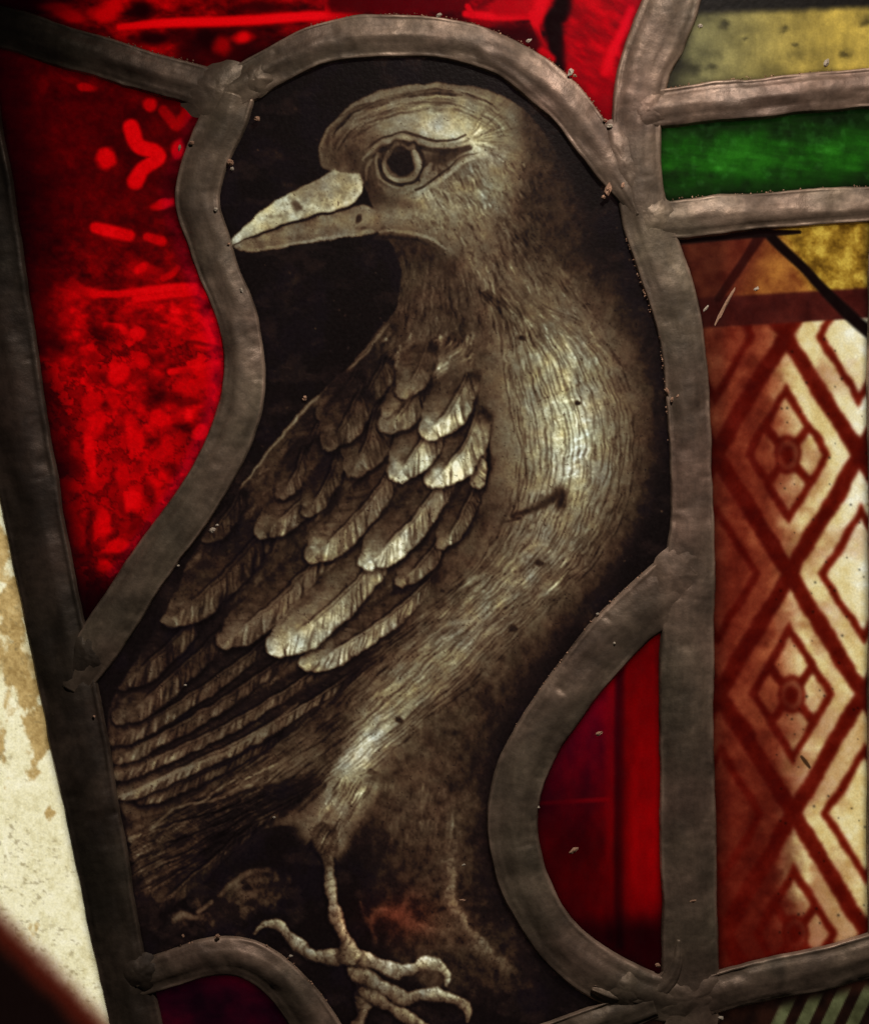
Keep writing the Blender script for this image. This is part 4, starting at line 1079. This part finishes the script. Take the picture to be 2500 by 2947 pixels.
cv.line(T(1, [(880,585,4,.12),(940,548,3.6,.11),(1000,500,3.4,.12),(1060,450,3,.16),(1110,430,2.4,.24),(1145,426,2,.34)]), soft=.5)
cv.line(T(1, [(900,590,5,.52),(960,560,6,.56),(1020,515,6,.58),(1080,465,6,.6),(1130,445,5,.6)]), soft=.7, a=.8)
cv.line(T(1, [(690,455,4,.28),(672,500,4,.28),(668,540,3,.2)]), soft=.6)
cv.line(T(1, [(720,560,4,.26),(760,590,4,.30),(820,605,4,.28),(870,595,3,.3)]), soft=.7, a=.7)
cv.glow(T(1, [(700,620,20,.13),(780,630,20,.15),(850,640,14,.2)]), 'over', .7)
eye_m = (X - EYE[0]) ** 2 + (Y - EYE[1]) ** 2 < 68 ** 2
piece('eye', eye_m, 'round dark eye with a pale ring')
lid = cv.poly(spline(Z(1, [(650,470),(690,405),(760,358),(830,345),(900,362),(970,382),(1040,378),(1110,360),(1150,420),(1060,445),(1000,500),(930,545),(900,430),(830,392),(760,402),(700,450)]), 8, True)) > .5
piece('eyelid', lid & ~eye_m)

# ---- beak
UP = spline(Z(1, [(88,812),(130,760),(200,692),(280,632),(380,576),(450,540),(500,515),(530,498),(560,508),(600,508),(640,512),(652,560),(640,612),(600,650),(480,682),(340,722),(220,765),(120,812)]), 6, True)
LO = spline(Z(1, [(105,818),(220,775),(340,732),(480,692),(600,662),(660,650),(720,680),(740,720),(700,764),(560,787),(400,812),(250,838),(150,845)]), 6, True)
um = cv.poly(UP); lm = cv.poly(LO)
a = blur(lm, 1.0); V0 = .32 + .22 * (nB - .5) + .08 * (fbm(X / 60, Y / 9, 171, 3) - .5)
cv.V = cv.V * (1 - a) + a * V0
cv.line(T(1, [(150,838,3,.34),(300,822,5,.46),(450,798,6,.50),(580,780,6,.46),(690,755,5,.42)]), soft=.6, a=.85)
cv.glow(T(1, [(560,720,16,.44),(680,700,20,.44)]), 'max', .7)
a = blur(um, 1.0); V0 = .60 + .34 * (nB - .5) + .22 * (nA - .5)
cv.V = cv.V * (1 - a) + a * V0
am = um > .5
keep = cv.V.copy()
cv.glow(T(1, [(400,590,26,.34),(480,570,30,.44),(560,530,20,.46)]), 'over', .75)
cv.glow(T(1, [(120,790,10,.74),(200,720,14,.72),(280,670,18,.70)]), 'over', .8)
cv.line(T(1, [(640,540,5,.68),(634,600,6,.74),(590,642,6,.72),(500,668,4,.66)]), soft=.6, a=.8)
cv.V = np.where(am, cv.V, keep)
for (x, y, r, v) in [(375,655,13,.16),(368,640,9,.22),(300,690,6,.40),(262,690,6,.42),(330,680,5,.42),(470,600,9,.40),(540,580,10,.44),(570,610,7,.46),(500,630,6,.44),(425,600,6,.36)]:
    p = Z(1, [(x, y)])[0]; cv.line([(p[0], p[1], r, v), (p[0] + r * .6, p[1] + 2, r * .7, v)], soft=.7, a=.85, curve=False)
cv.line(T(1, [(105,816,2,.12),(220,770,2.6,.11),(340,727,3.2,.11),(480,688,3.4,.10),(600,657,3.4,.10),(645,620,3,.12),(655,560,3,.14)]), soft=.5)
cv.line(T(1, [(100,812,2,.3),(200,770,3,.45),(330,722,3,.5)]), soft=.5, a=.0)
p = Z(1, [(635,705)])[0]; blob(cv, p[0], p[1], 9, 12, .10)
p = Z(1, [(655,745)])[0]; blob(cv, p[0], p[1], 9, 5, .15)
piece('lower_beak', lm > .5, 'brownish lower half of the beak'); piece('upper_beak', um > .5, 'pale spotted upper half of the beak')

# ---- outside the bird the glass stays nearly black: crisp along face, throat and wing, soft along the back
beakhead = np.maximum(np.maximum(um, lm), bird)
edge_soft = smooth(1330, 1560, X - np.maximum(0, 900 - Y) * .25)
cl = blur(beakhead, .8) * (1 - edge_soft) + blur(beakhead, 14) * edge_soft
lowm = smooth(2330, 2480, Y)
cl = cl * (1 - lowm) + lowm * np.maximum(cl, blur(beakhead, 12))
cv.V = BG * (1 - cl) + cv.V * cl

dk_ = cv.poly(spline(Z(0, [(1010,1480),(1060,1400),(1200,1300),(1100,1480),(1020,1600),(990,1700),(1010,1800),(960,1790),(935,1690),(900,1620),(880,1600),(940,1560)]), 10, True))
a = blur(dk_, 12) * .75; cv.V = cv.V * (1 - a) + .055 * a
dk_ = cv.poly(spline(Z(0, [(790,1600),(850,1600),(905,1720),(900,1790),(830,1790),(760,1760),(715,1740),(730,1660)]), 10, True))
a = blur(dk_, 10) * .7; cv.V = cv.V * (1 - a) + .065 * a
# ---- legs and feet
leg_fluff = cv.poly(spline(Z(5, [(1080,40),(1270,60),(1265,140),(1190,250),(1115,370),(1070,440),(1010,400),(960,340),(905,310),(920,240),(980,170)]), 8, True))
a = blur(leg_fluff, 5) * .85
cv.V = cv.V * (1 - a) + a * (.33 + .35 * (nB - .5) + .15 * (nA - .5))
cv.glow(T(5, [(1150,40,34,.60),(1120,110,34,.44),(1040,220,40,.36),(960,290,36,.30)]), 'max', .8)
for k in range(170):
    u_ = rng.random(); p = Z(5, [(1180 - 190 * u_ + rng.uniform(-90, 80), 60 + 320 * u_)])[0]; l = rng.uniform(18, 44)
    cv.line([(p[0], p[1], 3, 1), (p[0] - l * .5, p[1] + l * .85, 2, 1)] * np.array([1, 1, 1, rng.choice([.6, .72, 1.2, 1.35])]), 'mul', .7, .8, curve=False)
cv.line(T(5, [(1020,100,5,.08),(960,160,6,.07),(900,215,6,.07)]), soft=.7, a=.8)
piece('thigh', leg_fluff > .5)
def limb(rows, k=5, name='toe', bars=0, label=None, soft=0, al=1.0):
    R = T(k, rows); R[:, 2] *= .86 if (name == 'toe' and soft == 0) else 1; S = spline(R, 6)
    r = cv.dist(S, S[:, 2].max() * 2)
    sl, d, (hw, v), u, sg = r
    L = np.hypot(*np.diff(S[:, :2], axis=0).T).sum(); tx_ = S[-1, 0] - S[0, 0]
    hw = hw * (1 + .18 * np.sin(u * L / 17.0 + R[0, 0]) * (bars > 0) + .5 * (nB[sl] - .5))
    g = (1 - smooth(hw - 6 - soft, hw + 4 + soft, d)) * al * (smooth(.0, .3, u) if name == 'leg' else 1)
    lit_ = np.clip(np.where(tx_ > 0, 1, -1) * sg / np.maximum(hw, 1), -1, 1)
    shade = v * (.80 + .52 * lit_) * (.55 + .9 * nB[sl]) * (.82 + .36 * nC[sl])
    if bars: shade = shade * (1 - .28 * smooth(.5, .95, np.abs(((u * L / bars) + .3 * sg / np.maximum(hw, 1) + 1.6 * (nB[sl] - .5)) % 1 - .5) * 2))
    rim = smooth(.55, 1.0, d / np.maximum(hw, 1)); shade = shade * (1 - .4 * rim)
    hal = (1 - smooth(hw, hw + 12, d)) * .5 * (soft == 0)
    cv.V[sl] = cv.V[sl] * (1 - hal) * (1 - g) + shade * g
    m = np.zeros(X.shape, bool); m[sl] = g > .5
    piece(name, m, label)
# far leg, dim and reddish
far = cv.poly(spline(Z(5, [(1280,100),(1480,60),(1660,130),(1640,300),(1590,420),(1520,420),(1420,330),(1300,260)]), 8, True))
a = blur(far, 14) * .8; cv.V = cv.V * (1 - a) + a * (.19 + .20 * (nB - .5) + .12 * (nA - .5))
for k in range(150):
    p = Z(5, [(rng.uniform(1300, 1650), rng.uniform(80, 420))])[0]; l = rng.uniform(20, 60); k_ = rng.choice([.6, .75, 1.3, 1.5])
    cv.line([(p[0], p[1], 3.5, k_), (p[0] - l * .12, p[1] + l, 2.5, k_)], 'mul', .8, .7, curve=False)
piece('thigh', (far > .5) & (ids <= 1), 'dim far thigh of the painted crow')
limb([(1540,250,90,.22),(1570,380,52,.25),(1580,500,28,.34),(1592,620,24,.40),(1632,730,27,.38),(1710,830,31,.34),(1790,900,29,.28),(1870,960,22,.2)], name='leg', bars=24, label='dim reddish far leg of the painted crow', soft=5, al=.85)
limb([(1640,770,22,.24),(1560,785,24,.26),(1450,760,24,.27),(1350,700,21,.28),(1280,685,18,.26),(1235,725,13,.22)], name='toe', soft=10, al=.75)
limb([(1180,640,8,.12),(1210,720,10,.16),(1250,820,10,.12)], name='toe', soft=10, al=.75)
limb([(1385,640,10,.2),(1390,690,20,.24),(1400,720,10,.2)], name='toe', soft=10, al=.75)
# near leg
limb([(1120,860,26,.40),(1180,960,30,.36),(1200,1060,30,.34),(1190,1140,28,.34),(1170,1200,26,.3)], bars=26)
limb([(1200,1040,26,.36),(1300,1110,24,.40),(1400,1170,23,.40),(1480,1220,20,.36)], bars=26)
limb([(1150,950,26,.42),(1280,1025,26,.46),(1390,1080,25,.44),(1460,1060,23,.54),(1540,1072,24,.52),(1620,1088,22,.54),(1676,1130,16,.46),(1672,1185,10,.34)], bars=30)
limb([(1120,880,30,.48),(1220,908,27,.58),(1300,935,25,.58),(1370,958,24,.56),(1430,940,25,.62),(1490,922,25,.68),(1548,932,22,.66),(1584,978,15,.54),(1575,1018,8,.4)], bars=30)
limb([(1120,890,28,.46),(1040,890,26,.44),(960,880,24,.44),(900,840,23,.46),(850,790,22,.48),(815,752,20,.50),(770,735,16,.50),(725,748,11,.44),(695,778,6,.36)], bars=30)
limb([(1010,330,34,.30),(1022,400,26,.30),(1034,460,19,.34),(1040,530,18,.52),(1050,620,17,.54),(1072,710,17,.52),(1098,790,20,.50),(1130,870,30,.46)], name='leg', bars=25, label='scaly pale near leg of the painted crow')
p = Z(5, [(1500, 985)])[0]; blob(cv, p[0], p[1], 34, 24, .16, 20, .5, .85)
# muddy ground under the tail
gm = cv.poly(spline(Z(5, [(270,760),(330,690),(450,610),(520,640),(560,560),(700,480),(860,500),(840,620),(700,700),(600,760),(420,760),(300,790)]), 10, True))
a = blur(gm, 14) * .8; cv.V = np.maximum(cv.V, a * (.10 + .5 * np.clip(nB - .45, 0, 1) + .12 * (nA - .5)))
for P in [[(330,710,8,.24),(370,690,10,.34),(420,710,6,.24)],[(430,680,5,.26),(490,640,6,.28)],[(540,600,6,.22),(650,510,8,.24),(760,480,5,.17)],[(620,640,7,.2),(700,580,6,.2)]]: cv.line(T(5, P), soft=.8, a=.75)
# brown scumble under the belly
for c_, r_, v_ in [(Z(6, [(60,900)])[0], 120, .15), (Z(6, [(120,1180)])[0], 130, .19), (Z(6, [(420,1300)])[0], 110, .15), (Z(6, [(90,600)])[0], 120, .17), (Z(6, [(60,350)])[0], 130, .19)]:
    g = np.exp(-((X - c_[0]) ** 2 + (Y - c_[1]) ** 2) / r_ ** 2) * (.35 + 1.3 * np.clip(nB - .3, 0, 1)); cv.V = np.maximum(cv.V, g * v_ + cv.V * (1 - np.clip(g, 0, 1)))

# ---- the hand: nothing in the drawing is quite straight or even
wob = blur(cv.V, .7); cv.V = cv.V * (1 - .5 * ws) + .5 * ws * wob          # wing painted with a softer brush
dx = (fbm(X / 34, Y / 34, 401, 3, .4) - .5) * 11 / 2.5; dy = (fbm(X / 34, Y / 34, 411, 3, .4) - .5) * 11 / 2.5
jj, ii = np.mgrid[0:cv.ny, 0:cv.nx].astype(np.float32)
sx_ = np.clip(ii + dx, 0, cv.nx - 1.01); sy_ = np.clip(jj + dy, 0, cv.ny - 1.01)
x0_ = sx_.astype(np.int32); y0_ = sy_.astype(np.int32); fx_ = sx_ - x0_; fy_ = sy_ - y0_
Vw = cv.V
cv.V = (Vw[y0_, x0_] * (1 - fx_) + Vw[y0_, x0_ + 1] * fx_) * (1 - fy_) + (Vw[y0_ + 1, x0_] * (1 - fx_) + Vw[y0_ + 1, x0_ + 1] * fx_) * fy_
cv.V *= .87 + .30 * fbm(X / 12, Y / 12, 421, 3)

# ---- ageing of the paint
cv.V *= (.84 + .32 * fbm(X / 5.5, Y / 5.5, 181, 2)) * (.90 + .20 * nB)
cv.V *= 1 + (fbm(X / 17, Y / 24, 431, 4) - .5) * 1.1 * smooth(.34, .12, cv.V) * smooth(.05, .09, cv.V)
pin = fbm(X / 6, Y / 6, 191, 2)
cv.V = np.where(pin > .83, cv.V * .55, cv.V)
cv.V = np.clip(cv.V, .015, .97)
PAINT = [(0, (2, 1, 1)), (.045, (15, 9, 9)), (.08, (27, 17, 15)), (.12, (45, 30, 21)), (.2, (69, 51, 37)), (.3, (94, 77, 58)), (.42, (118, 106, 82)), (.55, (147, 138, 109)), (.7, (186, 180, 147)), (.82, (213, 209, 178)), (1, (245, 244, 222))]
rgb = ramp(cv.V, PAINT)
hue = fbm(X / 45, Y / 45, 201, 3) - .5
rgb[..., 0] *= 1 + .12 * hue; rgb[..., 2] *= 1 - .28 * hue * smooth(.15, .5, cv.V) 
rgb[..., 1] *= 1 + .05 * (nA - .5)
# violet tinge of the dark glass, rusty tinge near the far foot
rgb[..., 2] *= 1 + .35 * smooth(.09, .04, cv.V) * smooth(.45, .7, nA)
rc = Z(5, [(1340, 710)])[0]
g = np.exp(-((X - rc[0]) / 130) ** 2 - ((Y - rc[1]) / 75) ** 2); rgb[..., 0] *= 1 + .30 * g; rgb[..., 1] *= 1 - .18 * g; rgb[..., 2] *= 1 - .25 * g

def islands(m):
    """connected patches of a boolean grid, largest first"""
    lab = np.zeros(m.shape, np.int32); n = 0; sizes = []
    H_, W_2 = m.shape; fm = m.ravel().tolist(); fl = [0] * len(fm)
    for st in np.flatnonzero(m.ravel()).tolist():
        if fl[st]: continue
        n += 1; fl[st] = n; stack = [st]; c = 0
        while stack:
            p_ = stack.pop(); c += 1
            for q_ in (p_ - 1, p_ + 1, p_ - W_2, p_ + W_2):
                if 0 <= q_ < len(fm) and fm[q_] and not fl[q_]: fl[q_] = n; stack.append(q_)
        sizes.append(c)
    return np.array(fl, np.int32).reshape(m.shape), sizes
mask = cv.poly(PANE) > .5
lab_, sizes_ = islands((ids == 2) & mask)
for k in np.argsort(sizes_)[::-1][1:]:
    if sizes_[k] > 60: PIECES.append(('wing_patch', None)); ids[lab_ == k + 1] = len(PIECES)
    else: ids[lab_ == k + 1] = 1
bgm = mask & (ids == 0)
part('glass_pane', grid_mesh('glass_pane', cv, bgm, rgb, M_PAINT, PANE), window, 'near black glass pane around the painted crow')
crow = None
for k, (nm, lab) in enumerate(PIECES):
    me = grid_mesh(nm, cv, mask & (ids == k + 1), rgb, M_PAINT)
    if me is None: continue
    if crow is None:
        crow = part('painted_crow', me, window, 'grey and brown crow painted in profile, facing the red pane'); continue
    part(nm, me, crow, lab)

# ------------------------------------------------------------------ crumbs of old putty and grit
def crumb(x, y, rx, ry, ang, mat, seed, h=None, base=22):
    nu, nv = 9, 6
    V = []; 
    h = h or min(rx, ry) * 1.1
    t = math.radians(ang)
    r_ = np.random.default_rng(seed)
    for j in range(nv):
        ph = math.pi * (j + .5) / nv
        for i in range(nu):
            th = 2 * math.pi * i / nu
            k = r_.uniform(.65, 1.2)
            a, b, c = rx * k * math.sin(ph) * math.cos(th), ry * k * math.sin(ph) * math.sin(th), h * math.cos(ph) * k
            V.append(W3(x + a * math.cos(t) - b * math.sin(t), y + a * math.sin(t) + b * math.cos(t), -(base + c)))
    i = np.arange(nv - 1)[:, None] * nu; j = np.arange(nu)[None]; j2 = (j + 1) % nu
    q = np.stack([i + j, i + j2, i + nu + j2, i + nu + j], -1).reshape(-1, 4)
    n = len(V); V += [W3(x, y, -(base + h)), W3(x, y, -(base - h))]
    tr = [(n, (k + 1) % nu, k) for k in range(nu)] + [(n + 1, n - 2 - 0 - nu + 2 + k - 0, n - nu + (k + 1) % nu) for k in range(0)]
    return mesh_from('putty_crumb', np.array(V), q, [mat], smooth_=False, tris=tr)
W_, P_ = M_CRUMB_W, M_CRUMB_P
for k, (x, y, rx, ry, an, m, b) in enumerate([
    (1263,48,13,8,-35,W_,20),(1520,121,12,7,-30,W_,20),(1640,212,10,17,20,W_,22),(1652,222,7,6,0,P_,22),(1752,366,12,9,20,W_,24),(1738,350,8,6,0,P_,24),
    (2013,76,10,8,-20,W_,6),(2376,182,9,17,25,W_,6),(1748,548,15,26,5,P_,20),(1735,570,8,8,0,P_,20),(1790,540,10,16,0,P_,26),
    (1917,1125,6,12,-30,P_,22),(1930,1150,5,10,10,P_,24),(1948,1140,5,9,40,P_,24),(877,1147,8,11,20,P_,4),(612,1526,13,9,-20,W_,8),(626,1512,6,5,0,W_,6),
    (534,1972,6,5,20,W_,3),(548,1990,9,5,10,W_,4),(742,345,11,10,-30,P_,20),(668,488,9,7,-40,W_,10),(664,470,12,12,0,P_,16),(624,606,7,9,0,W_,26),(697,838,6,9,-20,W_,24),
    (514,1628,5,4,0,W_,6),(1722,2111,15,7,-20,P_,4),(1650,2447,19,8,-35,P_,3),(1868,2744,13,7,-35,W_,4),(1546,2322,8,6,-20,W_,14),
    (1334,2489,7,4,-20,W_,3),(1968,740,11,5,-45,W_,3),(2175,832,11,7,-35,W_,3),(2030,888,16,5,-50,W_,3),(1718,1766,6,5,0,W_,14),
    (1765,1850,5,5,0,W_,28),(520,430,5,12,10,P_,28),(555,415,10,6,0,P_,28),(275,2060,6,5,0,P_,26),(530,2690,5,8,0,P_,24),(2050,885,9,4,-50,P_,3),(630,2690,9,9,0,P_,24),
    (838,2750,7,5,0,W_,8),(1992,2588,16,6,-8,P_,27),(1330,2590,12,4,-5,P_,3),(790,2352,6,4,0,W_,3),(1890,2775,10,9,0,P_,18),(2070,2925,10,9,0,W_,26),(660,705,6,5,0,P_,22)]):
    if b < 5 and k % 3 == 0: continue
    part('putty_crumb', crumb(x, y, rx * .8, ry * .8, an, m, k + 50, base=b), window)
# a splinter stuck across the corner of the patterned pane
part('splinter', crumb(2085, 880, 62, 5, -62, M_CRUMB_P, 400, h=4, base=4), window, 'thin pale splinter lying on the patterned pane')

# crust of old putty and lint caught along the edges of the lead: too fine to pick apart
def crust(name, lines, seed, lo=1.3, hi=3.4, mat=None, n=60):
    r_ = np.random.default_rng(seed); V = []; Q = []
    oct_ = np.array([(1, 0, 0), (0, 1, 0), (-1, 0, 0), (0, -1, 0), (0, 0, 1), (0, 0, -1)], float)
    F = [(0, 1, 4), (1, 2, 4), (2, 3, 4), (3, 0, 4), (1, 0, 5), (2, 1, 5), (3, 2, 5), (0, 3, 5)]
    for P, off, cnt in lines:
        C = spline(P, 6.0); tx = np.gradient(C[:, 0]); ty = np.gradient(C[:, 1]); l = np.hypot(tx, ty)
        for k in range(int(cnt * 2.2)):
            i = int(len(C) * (r_.random() * .8 + .2 * r_.random() ** 3)) % len(C)
            o = off * (C[i, 2] / 2 + r_.normal(-2, 2.5))
            x = C[i, 0] - ty[i] / l[i] * o; y = C[i, 1] + tx[i] / l[i] * o
            a = r_.uniform(lo, hi); k3 = r_.uniform(.5, 1.4, (6, 3)); b = len(V)
            for q, kk in zip(oct_, k3):
                V.append(W3(x + q[0] * a * kk[0], y + q[1] * a * kk[1], -(8 + r_.uniform(-3, 6) + q[2] * a)))
            Q += [(b + f[0], b + f[1], b + f[2]) for f in F]
    me = mesh_from(name, np.array(V), np.zeros((0, 4)), [mat], smooth_=False, tris=np.array(Q))
    return part(name, me, window, 'fine putty crust and lint along the lead edges', 'stuff')
R_ = {k: v[0] for k, v in CAMES.items()}
crust('putty_crust', [(R_['arch'][3:], -1, 90), (R_['right_upright'][8:14], 1, 34), (R_['green_upper'], -1, 34), (R_['green_lower'], -1, 34), (R_['lower_left_curve'][1:], -1, 50), (R_['lower_loop'][1:6], 1, 26), (R_['top_left'][4:], -1, 20)], 5, mat=M_CRUMB_P)
